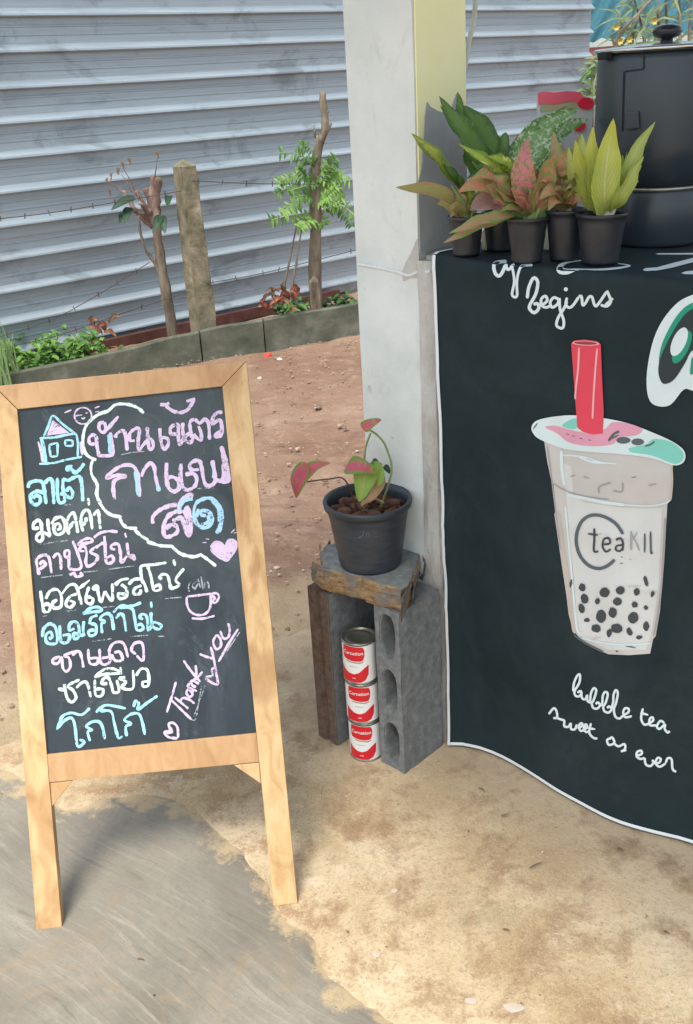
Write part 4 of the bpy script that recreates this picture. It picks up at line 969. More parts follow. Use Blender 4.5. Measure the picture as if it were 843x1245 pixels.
ch('chalk_title_coffee', 'pink', 4.2, [('D', S(335, 485, 320, 380, 330, 295, 400, 260, 450, 250, 420, 235, 340, 238, 250, 265, 300, 205, 400, 140, 490, 130, 545, 165, 575, 260, 590, 455)), ('D', S(610, 250, 635, 180, 695, 112, 738, 150, 755, 260, 790, 400)),
  ('E', S(108, 190, 105, 330, 125, 440, 180, 485, 235, 450, 222, 370, 165, 335, 118, 350)), ('E', S(256, 200, 250, 330, 275, 440, 330, 470, 400, 425, 415, 345, 370, 298, 300, 315)), ('E', S(440, 260, 370, 262, 340, 225, 375, 180, 440, 170, 465, 230, 480, 320, 500, 400, 540, 430, 600, 390, 600, 280, 575, 165)), ('E', S(610, 360, 660, 380, 735, 380, 740, 300, 715, 160, 668, 20)), ('E', S(665, 20, 690, 150, 690, 340, 660, 360)), ('E', S(680, 60, 715, 250, 725, 370))])
ch('chalk_title_fresh', 'pink', 4.6, [('F', S(48, 320, 45, 260, 100, 200, 180, 160, 270, 140)), ('F', S(280, 200, 200, 240, 155, 310, 145, 390, 165, 440, 215, 435, 272, 400, 268, 345, 215, 330, 165, 370)), ('F', S(230, 300, 310, 265, 340, 330, 375, 430, 398, 400, 395, 300, 385, 210, 350, 160)), ('F', S(330, 190, 370, 270, 385, 380)), ('F', S(300, 230, 292, 150, 330, 90, 380, 55, 425, 55))])
ch('chalk_title_blue', 'blue', 4.0, [('F', S(640, 410, 672, 340, 690, 240, 655, 140, 590, 85, 520, 88, 450, 130, 428, 220, 450, 310, 520, 358, 580, 330, 598, 260, 560, 205, 500, 200, 495, 235, 540, 245)), ('F', S(665, 400, 690, 300)), ('F', S(600, 100, 660, 180, 665, 300)), ('F', S(470, 180, 455, 260)), ('F', S(560, 240, 565, 300, 500, 330)), ('F', S(300, 210, 305, 150, 345, 100, 420, 85)), ('B', S(278, 400, 282, 500, 288, 600)), ('B', S(245, 370, 345, 250)), ('D', S(545, 190, 560, 300, 575, 440)), ('E', S(570, 190, 590, 260, 588, 350)), ('D', S(770, 330, 795, 395))])
ch('chalk_heart', 'pink', 1.5, [('F', S(510, 495, 545, 495)), ('F', S(540, 460, 572, 466)), ('F', S(775, 405, 812, 370)), ('F', S(800, 410, 825, 400)), ('F', sm2(S(585, 540, 620, 490, 680, 492, 720, 525, 750, 470, 815, 475, 828, 540, 790, 610, 740, 665, 680, 645, 610, 595)))], [('F', sm2(S(585, 540, 620, 490, 680, 492, 720, 525, 750, 470, 815, 475, 828, 540, 790, 610, 740, 665, 680, 645, 610, 595)))])
ch('chalk_latte', 'cyan', 3.8, [('G', S(72, 255, 85, 210, 150, 188, 205, 205, 225, 290, 240, 405)), ('G', S(222, 305, 160, 285, 105, 310, 95, 370, 130, 410, 178, 395, 185, 345, 145, 325, 120, 355)), ('G', S(225, 215, 262, 175, 298, 195, 312, 405)), ('G', S(345, 160, 345, 290, 360, 385, 405, 385, 412, 325, 370, 305)), ('G', S(425, 330, 398, 270, 402, 180, 445, 185, 495, 160, 550, 148, 572, 220, 582, 380)), ('G', S(430, 330, 470, 352, 488, 300, 455, 250, 430, 290)), ('G', S(485, 55, 440, 55, 435, 85, 475, 80, 510, 112, 555, 80, 595, 25)), ('G', S(480, 90, 515, 100))])
ch('chalk_mocha', 'green', 3.4, [('G', S(175, 625, 125, 632, 122, 590, 160, 558, 190, 575, 200, 650, 208, 720, 185, 752, 150, 735, 160, 690, 215, 668, 280, 708)), ('G', S(255, 540, 260, 620, 278, 700)), ('G', S(290, 592, 325, 540, 385, 528, 415, 590, 405, 660, 350, 690, 315, 660, 318, 605, 360, 588, 372, 630, 340, 645)), ('G', S(455, 690, 432, 600, 452, 520, 495, 490, 518, 560, 535, 675)), ('G', S(450, 645, 480, 590, 500, 568)), ('G', S(585, 660, 562, 570, 580, 490, 620, 458, 650, 500, 670, 640)), ('G', S(580, 605, 612, 560, 608, 530)), ('G', S(630, 348, 640, 418)), ('G', S(680, 512, 722, 465, 735, 545, 745, 638))])
ch('chalk_cappuccino', 'pink', 3.2, [('H', S(108, 385, 92, 320, 90, 270, 138, 240, 178, 258, 198, 372)), ('H', S(108, 345, 152, 312, 135, 285, 110, 310)), ('H', S(208, 262, 238, 230, 262, 255, 268, 348)), ('H', S(325, 255, 296, 250, 298, 212, 328, 212, 325, 280, 335, 342, 412, 335, 398, 250, 352, 135)), ('H', S(330, 388, 362, 372, 378, 398, 425, 388, 405, 368)), ('H', S(440, 212, 408, 208, 408, 185, 442, 180, 455, 230, 448, 290, 465, 322, 512, 298, 535, 250, 480, 215, 530, 180, 578, 148)), ('H', S(388, 165, 430, 128, 480, 118, 497, 140, 440, 156, 388, 165)), ('H', S(508, 112, 555, 78, 620, 65, 682, 70)), ('H', S(585, 100, 590, 180, 600, 295, 650, 285, 640, 245, 600, 262)), ('H', S(665, 200, 635, 190, 642, 165, 685, 160, 700, 210, 712, 292, 755, 245, 805, 272, 795, 240, 765, 245, 750, 150)), ('H', S(735, 78, 745, 112))])
ch('chalk_espresso', 'green', 3.2, [('I', S(72, 370, 85, 460, 105, 560, 150, 560, 162, 510, 125, 492, 100, 520)), ('I', S(122, 445, 160, 375, 225, 358, 265, 415, 262, 515, 200, 530, 185, 485, 228, 452)), ('I', S(268, 405, 335, 322, 398, 318, 430, 400, 455, 498)), ('I', S(410, 400, 345, 425, 308, 495, 350, 525, 388, 482, 345, 462)), ('I', S(425, 355, 530, 270)), ('I', S(525, 332, 500, 410, 500, 475, 545, 490, 562, 445, 515, 425)), ('I', S(600, 355, 565, 350, 598, 325, 612, 400, 638, 478, 670, 385, 700, 420, 742, 462, 742, 302)),
  ('J', S(60, 310, 105, 272, 162, 262)), ('J', S(105, 305, 142, 335, 145, 392, 95, 408, 85, 372, 140, 378)), ('J', S(160, 305, 200, 268, 262, 275, 295, 362)), ('J', S(255, 312, 205, 335, 198, 372, 240, 372, 250, 340)), ('J', S(262, 300, 248, 200, 260, 168, 340, 160, 437, 145)), ('J', S(300, 172, 325, 250, 345, 345, 395, 338, 380, 308, 345, 325)), ('J', S(405, 265, 385, 250, 410, 230, 445, 240, 460, 290, 475, 332, 532, 308, 505, 268, 565, 188)), ('J', S(490, 122, 500, 168))])
ch('chalk_americano', 'cyan', 3.2, [('K', S(8, 235, 18, 180, 58, 150, 95, 178, 102, 270, 40, 272, 32, 222, 62, 202, 72, 235, 50, 245)), ('K', S(120, 160, 130, 262, 172, 266, 182, 222, 138, 225)), ('K', S(215, 180, 182, 190, 185, 152, 218, 135, 242, 165, 242, 232, 215, 245, 212, 212, 272, 228)), ('K', S(275, 132, 270, 185, 276, 230)), ('K', S(310, 152, 322, 112, 362, 95)), ('K', S(318, 148, 352, 160, 350, 215, 312, 225, 308, 195, 345, 190)), ('K', S(268, 86, 318, 50, 368, 43, 388, 66, 320, 75, 268, 86)), ('K', S(392, 210, 388, 150, 408, 135, 378, 118, 408, 88, 448, 95, 466, 190)), ('K', S(480, 115, 508, 85, 530, 105, 545, 198)), ('K', S(463, 78, 508, 35, 575, 38, 642, 14)), ('K', S(500, 48, 580, 50, 600, 110, 615, 188, 655, 182, 642, 152, 608, 165)), ('K', S(655, 120, 632, 108, 650, 88, 678, 105, 690, 190, 722, 140, 770, 160, 755, 185, 712, 160, 705, 75)), ('K', S(705, 8, 709, 48))])
ch('chalk_red_tea', 'pink', 3.0, [('K', S(122, 358, 78, 378, 80, 402, 112, 400, 132, 362, 140, 430, 162, 455, 188, 425, 180, 370, 150, 352, 240, 320)), ('K', S(200, 352, 242, 325, 262, 372, 272, 430)), ('K', S(303, 310, 312, 400, 358, 406, 362, 370, 315, 372)), ('K', S(375, 310, 385, 402, 432, 405, 442, 365, 390, 370)), ('K', S(448, 385, 438, 320, 470, 272, 528, 275, 558, 365)), ('K', S(452, 345, 475, 385, 522, 380, 505, 330, 470, 335)), ('K', S(610, 345, 580, 318, 600, 275, 650, 278, 655, 385, 612, 352))])
ch('chalk_green_tea', 'green', 3.0, [('L', S(88, 210, 130, 215, 132, 180, 148, 265, 180, 302, 212, 270, 190, 220, 155, 190, 235, 148)), ('L', S(212, 205, 258, 165, 290, 178, 312, 268)), ('L', S(340, 148, 345, 250, 385, 258, 397, 215, 345, 212)), ('L', S(425, 175, 385, 172, 402, 140, 432, 135, 455, 190, 468, 235, 505, 225, 490, 150)), ('L', S(338, 132, 398, 82, 460, 72, 515, 102, 400, 112, 338, 132)), ('L', S(515, 62, 522, 112)), ('L', S(548, 132, 508, 140, 552, 162, 525, 200, 570, 215, 605, 195, 600, 82)), ('L', S(622, 122, 655, 75, 700, 85, 708, 180, 672, 195, 668, 165, 700, 160))])
ch('chalk_cocoa', 'cyan', 3.0, [('L', S(82, 488, 118, 400, 180, 375, 250, 388, 306, 342)), ('L', S(85, 482, 130, 430, 182, 410, 205, 470, 222, 602, 268, 575, 235, 558)), ('L', S(308, 568, 292, 505, 325, 490, 280, 468, 325, 435, 372, 438, 395, 480, 408, 555)), ('L', S(348, 372, 405, 325, 470, 328, 552, 345)), ('L', S(375, 362, 450, 365, 472, 440, 500, 545, 528, 532)), ('L', S(558, 535, 552, 470, 588, 448, 542, 425, 585, 385, 640, 382, 665, 440, 682, 525)), ('L', S(605, 335, 618, 295, 640, 310, 635, 352, 690, 312, 768, 258))])
ch('chalk_cup', 'pink', 2.6, [('J', S(590, 392, 640, 388, 700, 380, 765, 372)), ('J', S(585, 395, 588, 450, 610, 500, 660, 528, 720, 520, 758, 470, 760, 380)), ('J', S(750, 380, 800, 368, 822, 395, 795, 440, 768, 425)), ('J', S(755, 412, 775, 392, 790, 408, 772, 422)), ('J', S(622, 552, 700, 555, 790, 534))])
ch('chalk_steam', 'dust', 1.6, [('J', S(612, 285, 598, 320, 605, 358)), ('J', S(640, 290, 628, 320, 650, 340)), ('J', S(650, 282, 665, 300, 640, 345)), ('J', S(668, 262, 685, 330)), ('J', S(690, 245, 705, 345)), ('J', S(735, 280, 745, 300, 748, 335)), ('J', S(718, 290, 712, 330))])
ch('chalk_thank_you', 'pink', 2.6, [('M', S(185, 605, 150, 730, 100, 890)), ('M', S(145, 778, 240, 870, 330, 957)), ('M', S(172, 748, 240, 805, 300, 855)), ('M', S(222, 800, 245, 758, 300, 765, 358, 808)), ('M', S(352, 700, 310, 670, 282, 705, 310, 745, 340, 720, 300, 660, 380, 692)), ('M', S(290, 655, 318, 612, 340, 640, 372, 655)), ('M', S(318, 612, 345, 595, 400, 625)), ('M', S(255, 405, 330, 510, 412, 605)), ('M', S(368, 450, 375, 520, 365, 560)), ('M', S(432, 510, 385, 565, 350, 585)),
  ('M', S(405, 345, 465, 370, 530, 388)), ('M', S(508, 278, 535, 380, 560, 520, 572, 628, 490, 595, 468, 560, 525, 548, 520, 490, 560, 470)), ('M', S(565, 165, 532, 230, 560, 300, 602, 275, 600, 210, 565, 165)), ('M', S(598, 130, 628, 200, 675, 185, 685, 110, 668, 58)), ('M', S(765, 112, 670, 260, 582, 418)), ('M', S(200, 1132, 120, 1122, 78, 1080, 130, 1058, 118, 1000, 160, 988, 200, 1035, 205, 1128)), ('M', S(120, 1020, 150, 1070, 100, 1085))])
ch('chalk_guideline', 'dust', 1.2, [('G', S(180, 780, 460, 740)), ('G', S(410, 415, 490, 405)), ('H', S(120, 405, 280, 385)), ('H', S(430, 365, 540, 355)), ('H', S(610, 345, 805, 318)), ('J', S(425, 408, 548, 398)), ('I', S(310, 562, 430, 545)), ('I', S(65, 612, 135, 600)), ('I', S(650, 525, 760, 515)), ('K', S(330, 262, 452, 245)), ('K', S(570, 232, 692, 222)), ('K', S(750, 230, 790, 230)), ('B', S(400, 615, 520, 590, 640, 580)), ('M', S(330, 957, 370, 950, 398, 790, 425, 640)), ('M', S(350, 930, 400, 800, 455, 640)), ('M', S(780, 140, 700, 260, 620, 370)), ('E', S(420, 455, 600, 450))])

# ================================================================== blocks, slab, cans
BR = G(492.5, 941.7, .0045); BRL = G(466.5, 927, .0045)
e1 = E1; dep = .128; HB = .392
concrete_block = nmat('grey_block', [(.25, c3(.115, .125, .13)), (.5, c3(.185, .195, .20)), (.75, c3(.27, .28, .28))], 55, .95, 0, .8, detail=8, dist=.005)
concrete_lt = nmat('light_grey_block', [(.25, c3(.15, .165, .165)), (.5, c3(.225, .24, .235)), (.75, c3(.32, .33, .32))], 55, .95, 0, .8, detail=8, dist=.005)
q = NM('earth_stained_block', .95, 0, .2)
n1 = q.noise(7, 6, .65); n2 = q.noise(60, 6, .7)
c = q.ramp(n2, [(.3, c3(.085, .055, .042)), (.7, c3(.19, .13, .10))]); c = q.mix(q.fr(n1, .52, .68, 0, .7), c, c3(.20, .18, .165)); q.col(c); q.bump(n2, .8, .005); stained = q.m
def hollow_block(name, label, corner, wd, dp, ht, cores, mats, grp, ang=0.0):
    """corner = front right foot; opening face looks to the front; cores pierce it front to back"""
    t_ = thing(name, label, 'concrete block', corner, grp)
    R_ = Matrix.Rotation(ang, 3, 'Z'); L1 = R_ @ (-E1); D1 = R_ @ E2
    bm = bmesh.new()
    # front ring face with capsule holes: build as grid of outer outline and holes
    def P(a, z, d_): return corner+L1*a+D1*d_+ZZ*z
    hw = wd*.30; hh = ht/7.7
    cz = [ht*(k+.5)/3+(k-1)*-.004 for k in range(3)]
    if not cores: cz = []
    # per cell: square cell ring to capsule ring
    cells = 3 if cores else 1
    NSEG = 16
    zb = [ht*k/3 for k in range(4)] if cores else [0, ht]
    def ringpts(k):
        zc = (zb[k]+zb[k+1])/2; out = []; inn = []
        hz = (zb[k+1]-zb[k])/2
        for s_ in range(NSEG):
            a = 2*pi*s_/NSEG; cx_, sx_ = cos(a), sin(a)
            m_ = max(abs(cx_), abs(sx_)); out.append((wd/2+cx_/m_*wd/2, zc+sx_/m_*hz))
            inn.append((wd/2+abs(cx_)**.75*(1 if cx_ > 0 else -1)*hw, zc+abs(sx_)**.75*(1 if sx_ > 0 else -1)*hh))
        return out, inn
    front = []
    if cores:
        for k in range(3):
            out, inn = ringpts(k)
            fo = [bm.verts.new(P(a, z, 0)) for a, z in out]; fi = [bm.verts.new(P(a, z, .0)) for a, z in inn]; fd = [bm.verts.new(P(wd/2+(a-wd/2)*.93, z, .008)) for a, z in inn]
            bi = [bm.verts.new(P(wd/2+(a-wd/2)*.86, z, dp-.008)) for a, z in inn]; bo = [bm.verts.new(P(a, z, dp)) for a, z in out]
            for s_ in range(NSEG):
                s2 = (s_+1) % NSEG
                bm.faces.new((fo[s_], fo[s2], fi[s2], fi[s_])); bm.faces.new((fi[s_], fi[s2], fd[s2], fd[s_])); bm.faces.new((fd[s_], fd[s2], bi[s2], bi[s_])); bm.faces.new((bi[s_], bi[s2], bo[s2], bo[s_]))
        for (a, ) in ((0,), (wd,)):
            N_ = 10; g_ = [[bm.verts.new(P(a, ht*i/N_, dp*j/6)) for j in range(7)] for i in range(N_+1)]
            for i in range(N_):
                for j in range(6): bm.faces.new((g_[i][j], g_[i][j+1], g_[i+1][j+1], g_[i+1][j]))
        for z in (0, ht):
            vs = [bm.verts.new(P(a, z, d_)) for a, d_ in ((0, 0), (wd, 0), (wd, dp), (0, dp))]; bm.faces.new(vs)
    else:
        # end with a shallow groove running up its face
        prof = [(0, 0), (wd*.36, 0), (wd*.5, .007), (wd*.64, .0), (wd, 0), (wd, dp), (0, dp)]
        a_ = [bm.verts.new(P(a, 0, d_)) for a, d_ in prof]; b_ = [bm.verts.new(P(a, ht, d_)) for a, d_ in prof]
        for i in range(7): bm.faces.new((a_[i], a_[(i+1) % 7], b_[(i+1) % 7], b_[i]))
        bm.faces.new(a_); bm.faces.new(b_)
    bmesh.ops.remove_doubles(bm, verts=bm.verts[:], dist=.0006)
    bmesh.ops.recalc_face_normals(bm, faces=bm.faces[:])
    es = [e for e in bm.edges if len(e.link_faces) == 2 and e.calc_face_angle(0) > 1.2]
    bmesh.ops.bevel(bm, geom=es, offset=.0025, segments=2, affect='EDGES')
    for v in bm.verts: v.co += Vector((noise.noise(v.co*60), noise.noise(v.co*60+Vector((5, 5, 5))), noise.noise(v.co*70)*.6))*.0014
    return t_, fin('block_body', bm, mats, t_)
Fz = hollow_block('concrete_block', 'grey hollow concrete block standing on end right of the milk cans', BR, .0665, dep, HB, True, concrete_block, 'hollow concrete blocks standing on end')
BL = G(411, 908, .0045)
t2, ob2 = hollow_block('concrete_block', 'earth stained brown concrete block standing on end left of the milk cans', BL, .062, .17, HB*.985, False, [stained, concrete_block], 'hollow concrete blocks standing on end')
for p in ob2.data.polygons:
    if p.normal.dot(E1) > .9: p.material_index = 1
# broken slab on top
zs0, zs1 = HB+.007, HB+.060
tpx = [(390, 672), (396, 662), (430, 657), (475, 652), (507, 655), (512, 668), (507, 688), (497, 712), (492, 716), (465, 710), (440, 702), (410, 695), (392, 688)]
top = [G(x, y, zs1) for x, y in tpx]
cenx = sum(top, Vector())/len(top)
random.seed(2)
t = thing('broken_slab', 'broken chunk of grey slab with ochre broken edge lying across the blocks', 'slab', Vector((cenx.x, cenx.y, zs0)))
bm = bmesh.new(); ring0 = []; layers = []
tops = []
for i_ in range(len(top)):
    for k_ in range(12): tops.append(top[i_].lerp(top[(i_+1) % len(top)], k_/6))
for li, (z, k) in enumerate(((zs1, .98), (zs1-.003, 1.0), (zs1-.010, .997), (zs1-.017, 1.0), (zs1-.024, .992), (zs1-.031, .995), (zs1-.038, .98), (zs1-.045, .975), (zs0+.003, .955), (zs0, .94))):
    row = []
    for p in tops:
        r = p-cenx; nn = noise.noise(Vector((p.x*45, p.y*45, z*60)))*.0045+noise.noise(Vector((p.x*14, p.y*14, z*20)))*.005+noise.noise(Vector((p.x*110, p.y*110, z*160)))*.0025
        if li == 0: nn *= .3
        q_ = cenx+r*k+r.normalized()*nn; row.append(bm.verts.new((q_.x, q_.y, z+(.0025*noise.noise(Vector((p.x*30, p.y*30, li))) if li not in (0,) else .001*noise.noise(p*30)))))
    layers.append(row)
for a, b in zip(layers, layers[1:]):
    for k in range(len(a)): f_ = bm.faces.new((a[k], b[k], b[(k+1) % len(a)], a[(k+1) % len(a)])); f_.material_index = 1
f_ = bm.faces.new(layers[0]); f_.material_index = 0; bm.faces.new(list(reversed(layers[-1]))).material_index = 1
bmesh.ops.triangulate(bm, faces=[f for f in bm.faces if len(f.verts) > 4])
q = NM('ochre_broken_edge', .95, 0, .2); n1 = q.noise(16, 6, .7); n2 = q.noise(60, 7, .75, q.coord('Object', (1, 1, 2.2))); 
c = q.ramp(n2, [(.3, c3(.12, .065, .035)), (.5, c3(.36, .23, .12)), (.7, c3(.50, .36, .22))]); c = q.mix(q.fr(n1, .46, .58, 0, .85), c, c3(.20, .205, .20)); q.col(c); q.bump(n2, .9, .008)
fin('slab_body', bm, [concrete_lt, q.m], t)

# cans
random.seed(99); bm = bmesh.new()
for i in range(2600):
    x = rnd(-1.1, 1.1); y = rnd(.75, 2.1)
    if dist_to_banner(x, y) < .0 and x > 0: continue
    r = rnd(.0005, .0016)*(2.2 if random.random() < .04 else 1); c_ = Vector((x, y, .0075 if x < -.05 and y < 1.35 else .0052))
    p_ = [bm.verts.new(c_+Vector((rnd(-1, 1), rnd(-1, 1), rnd(.1, 1)))*r*1.5) for _ in range(4)]
    for t3_ in ((0, 1, 2), (0, 3, 1), (1, 3, 2), (2, 3, 0)): bm.faces.new([p_[k] for k in t3_])
gr = fin('grit', bm, nmat('floor_grit', [(.35, c3(.10, .06, .035)), (.5, c3(.30, .21, .14)), (.65, c3(.72, .64, .52))], 7, .9, 0, 0, detail=1)); gr['kind'] = 'stuff'; tag(gr, 'fine sand grains and crumbs scattered over the stall floor', 'grit')
label_white = NM('can_label_white', .35, 0, .5).col(c3(.78, .78, .78)).m
label_red = NM('can_label_red', .35, 0, .5).col(c3(.62, .012, .022)).m
label_gold = NM('can_label_gold', .4, .3, .5).col(c3(.45, .32, .16)).m
label_grey = NM('can_label_text', .5, 0, .4).col(c3(.25, .25, .28)).m
steel = nmat('tin_steel', [(.3, c3(.22, .22, .19)), (.7, c3(.40, .40, .35))], 30, .35, .85, .1)
CRAD = .0365; CHT = .0985
cf = G(447, 926.5, .0045); vd = Vector((cf.x, cf.y, 0)).normalized()
cc = Vector((cf.x, cf.y, .0045))+vd*(CRAD)
def text_mesh(txt, size):
    cu = bpy.data.curves.new('lettering', 'FONT'); cu.body = txt; cu.size = size; cu.align_x = 'CENTER'; cu.align_y = 'CENTER'; cu.offset = size*.012
    o_ = bpy.data.objects.new('lettering', cu); COL.objects.link(o_); dg = bpy.context.evaluated_depsgraph_get()
    me = bpy.data.meshes.new_from_object(o_.evaluated_get(dg)); bpy.data.objects.remove(o_); return me
ang0 = atan2(-cc.y, -cc.x)-radians(22)
def cyl(bm, pts, z0, r, ang0_, th0=0.0):
    """bend a flat outline (x right, y up, in metres) round the can"""
    m_ = bmesh.new(); m_.faces.new([m_.verts.new((x, y, 0)) for x, y in pts])
    x0 = min(p[0] for p in pts); x1 = max(p[0] for p in pts); k = x0+.003
    while k < x1:
        bmesh.ops.bisect_plane(m_, geom=m_.verts[:]+m_.edges[:]+m_.faces[:], plane_co=(k, 0, 0), plane_no=(1, 0, 0)); k += .003
    m_.verts.index_update(); nv = []
    for v in m_.verts:
        a = ang0_+v.co.x/CRAD; nv.append(bm.verts.new((r*cos(a), r*sin(a), z0+v.co.y)))
    for f_ in m_.faces: bm.faces.new([nv[v.index] for v in f_.verts])
    m_.free()
proto = None
canlab = ['lowest of three stacked red and white milk cans, standing on the floor', 'middle one of the three stacked red and white milk cans', 'topmost of three stacked red and white milk cans, bare tin lid showing']
def make_can():
    t_ = thing('milk_can', canlab[0], 'tin can', cc, 'stacked red and white milk cans')
    def f0(name, bm, m_, sm=False, keep=True):
        me = bpy.data.meshes.new(name)
        if not keep: bmesh.ops.recalc_face_normals(bm, faces=bm.faces)
        bm.to_mesh(me); bm.free()
        if sm:
            for p in me.polygons: p.use_smooth = True
        return link(name, me, m_, t_)
    bm = bmesh.new(); r = CRAD
    lathe(bm, (0, 0, 0), [(0, .003), (r-.004, .003), (r-.003, 0), (r+.0008, .0), (r+.0008, .003), (r-.0006, .0045), (r-.0006, CHT-.0045), (r+.0008, CHT-.003), (r+.0008, CHT), (r-.002, CHT), (r-.003, CHT-.004), (r-.009, CHT-.004), (r-.010, CHT-.003), (r-.014, CHT-.003), (r-.015, CHT-.004), (0, CHT-.004)], 48)
    f0('tin', bm, steel, True, False)
    bm = bmesh.new(); lathe(bm, (0, 0, 0), [(r, .0055), (r, CHT-.0055)], 64); f0('paper_label', bm, label_white, True, False)
    bm = bmesh.new(); z0 = 0
    plate = [(-.026, .066), (-.020, .060), (.014, .0575), (.022, .063), (.0245, .075), (.0235, .086), (.017, .0915), (-.020, .092), (-.026, .087)]
    cyl(bm, sm2(plate, 3), z0, r+.0004, ang0+.10); f0('red_plate', bm, label_red, True)
    bm = bmesh.new(); cyl(bm, [(-.020, .0575), (-.015, .0545), (.014, .0520), (.021, .055), (.0215, .0575), (.014, .0550), (-.015, .0570)], z0, r+.0004, ang0+.10); f0('gold_line', bm, label_gold, True)
    bm = bmesh.new(); cyl(bm, [(-.034, .0062), (.014, .0062), (.024, .011), (.031, .024), (.0325, .047), (.023, .041), (.011, .030), (0, .026), (-.012, .0275), (-.024, .033), (-.034, .040)], z0, r+.0004, ang0+.10); f0('red_swash', bm, label_red, True)
    for txt, sz, zz, m_, n_ in (('Carnation', .0112, .0765, label_white, 'brand_lettering'), ('EVAPORATED', .0030, .0440, label_grey, 'small_lettering'), ('milk', .0048, .0165, label_white, 'small_lettering')):
        me = text_mesh(txt, sz)
        for v in me.vertices:
            a = ang0+.08+v.co.x/r; y = v.co.y; v.co = ((r+.0008)*cos(a), (r+.0008)*sin(a), zz+y)
        me.materials.clear(); link(n_, me, m_, t_)
    return t_
can0 = make_can()
def copy_thing(src, loc, rz, label):
    c_ = src.copy(); COL.objects.link(c_); c_.location = loc; c_.rotation_euler = (0, 0, rz); c_['label'] = label
    for k in list(src.children):
        d_ = k.copy(); COL.objects.link(d_); d_.parent = c_
        for g_ in list(k.children):
            e_ = g_.copy(); COL.objects.link(e_); e_.parent = d_
    return c_
copy_thing(can0, cc+ZZ*(CHT+.0003)+Vector((-.0015, 0, 0)), radians(3), canlab[1]); copy_thing(can0, cc+ZZ*2*(CHT+.0003)+Vector((-.003, .001, 0)), radians(-7), canlab[2])

# ================================================================== caladium pot on the slab
pcn = G(455.5, 680, zs1+.001); 
def pot(name, label, cen, r0, r1, h_, mat, rim=.006, grp=None, rings=0):
    t_ = thing(name, label, 'potted plant', cen, grp); bm = bmesh.new()
    prof = [(0, .002), (r0-.003, .002), (r0, 0), (r0+.001, .004)]
    nn = 8
    for i in range(1, nn):
        s_ = i/nn; prof.append((r0+(r1-r0)*s_+(.0008 if rings and i % 2 else 0), h_*s_*.93))
    prof += [(r1, h_-rim*2.0), (r1+rim*.7, h_-rim*1.9), (r1+rim, h_-rim*.5), (r1+rim*.8, h_), (r1+rim*.3, h_+.0004), (r1-.001, h_-.002), (r1-.003, h_-rim*2), (r0-.0005, .02*h_/.14)]
    lathe(bm, cen, prof, 56); fin('pot', bm, mat, t_, True)
    return t_
pcn = pcn-E2*.012
t = pot('potted_caladium', 'dark grey pot of pink and green caladium standing on the broken slab', pcn, .063, .083, .142, M['plastic_grey'], .0075, rings=1)
def soil(t_, cen, r, z, amp=.006, chunks=0):
    bm = bmesh.new(); N_ = 26; ringv = [bm.verts.new(cen+ZZ*(z+amp*.5))]
    rows = []
    for i in range(1, 9):
        rr = r*i/8; rows.append([bm.verts.new(cen+Vector((rr*cos(2*pi*k/N_), rr*sin(2*pi*k/N_), z+amp*noise.noise(Vector((cos(2*pi*k/N_)*i, sin(2*pi*k/N_)*i, cen.x*9)))*1.3))) for k in range(N_)])
    for k in range(N_): bm.faces.new((ringv[0], rows[0][k], rows[0][(k+1) % N_]))
    for a, b in zip(rows, rows[1:]):
        for k in range(N_): bm.faces.new((a[k], b[k], b[(k+1) % N_], a[(k+1) % N_]))
    fin('soil', bm, M['soil'], t_, True)
    if chunks:
        bm = bmesh.new()
        for i in range(chunks):
            a = rnd(0, 6.28); rr = r*.85*math.sqrt(rnd(0, 1)); s_ = rnd(.004, .012)
            b2_ = bmesh.ops.create_icosphere(bm, subdivisions=2, radius=s_)
            mv = cen+Vector((rr*cos(a), rr*sin(a), z+s_*.4)); sx = rnd(.7, 1.6)
            for v in b2_['verts']: v.co = Vector((v.co.x*sx, v.co.y, v.co.z*.8))*(1+.5*noise.noise(v.co*150+mv*30))+mv
        q_ = fin('husk_chunks', bm, nmat('coconut_husk', [(.3, c3(.035, .014, .01)), (.5, c3(.11, .05, .03)), (.75, c3(.24, .14, .10))], 40, .95, 0, .8, dist=.006), t_, True); q_['kind'] = 'stuff'
random.seed(12)
soil(t, pcn, .077, .117, .008, 70)
Yc = pcn.y
def C_(x, y, dY=0.0): return AT(x, y, Yc+dY)
def stem(t_, pts, r, mat=None, name='stem'):
    bm = bmesh.new(); tube(bm, smooth_pts(pts, 5), r, 7); return fin(name, bm, mat or stemgreen, t_, True)
stem(t, [pcn+Vector((.022, 0, .112)), C_(476, 575), C_(470, 545), C_(460, 530), C_(450, 523, -.01)], .0022)
stem(t, [pcn+Vector((-.012, .012, .112)), C_(443, 560), C_(446, 540), C_(451, 527, -.01)], .0020)
stem(t, [pcn+Vector((-.02, -.0, .112)), C_(420, 584, -.01), C_(400, 582.5, -.02), C_(372, 586, -.03)], .0016, nmat('stem_dark', [(.3, c3(.06, .03, .02)), (.7, c3(.14, .07, .05))], 30, .5, 0, 0))
stem(t, [pcn+Vector((-.005, -.0, .112)), C_(448, 590), C_(446, 575, -.015), C_(442, 566, -.02)], .0020)
# drooping left leaf seen half folded: two halves
add_leaf(t, [C_(372, 562, -.03), C_(362, 578, -.035), C_(359, 592, -.04), C_(360, 606, -.035)], .040, LM['caladium'], Vector((-.5, -.8, .2)), shape='ovate', fold=-.5, label='drooping pink and green leaf reaching out left of the pot')
add_leaf(t, [C_(364, 586, -.03), C_(374, 574, -.03), C_(386, 566, -.03), C_(402, 563, -.03)], .026, LM['caladium'], Vector((.1, -.7, .6)), shape='ovate', fold=.4)
# top leaf
add_leaf(t, [C_(441, 522, -.01), C_(447, 517, -.012), C_(455, 513, -.012), C_(464, 510, -.01)], .022, LM['caladium'], Vector((0, -.9, .5)), shape='heart', fold=.25)
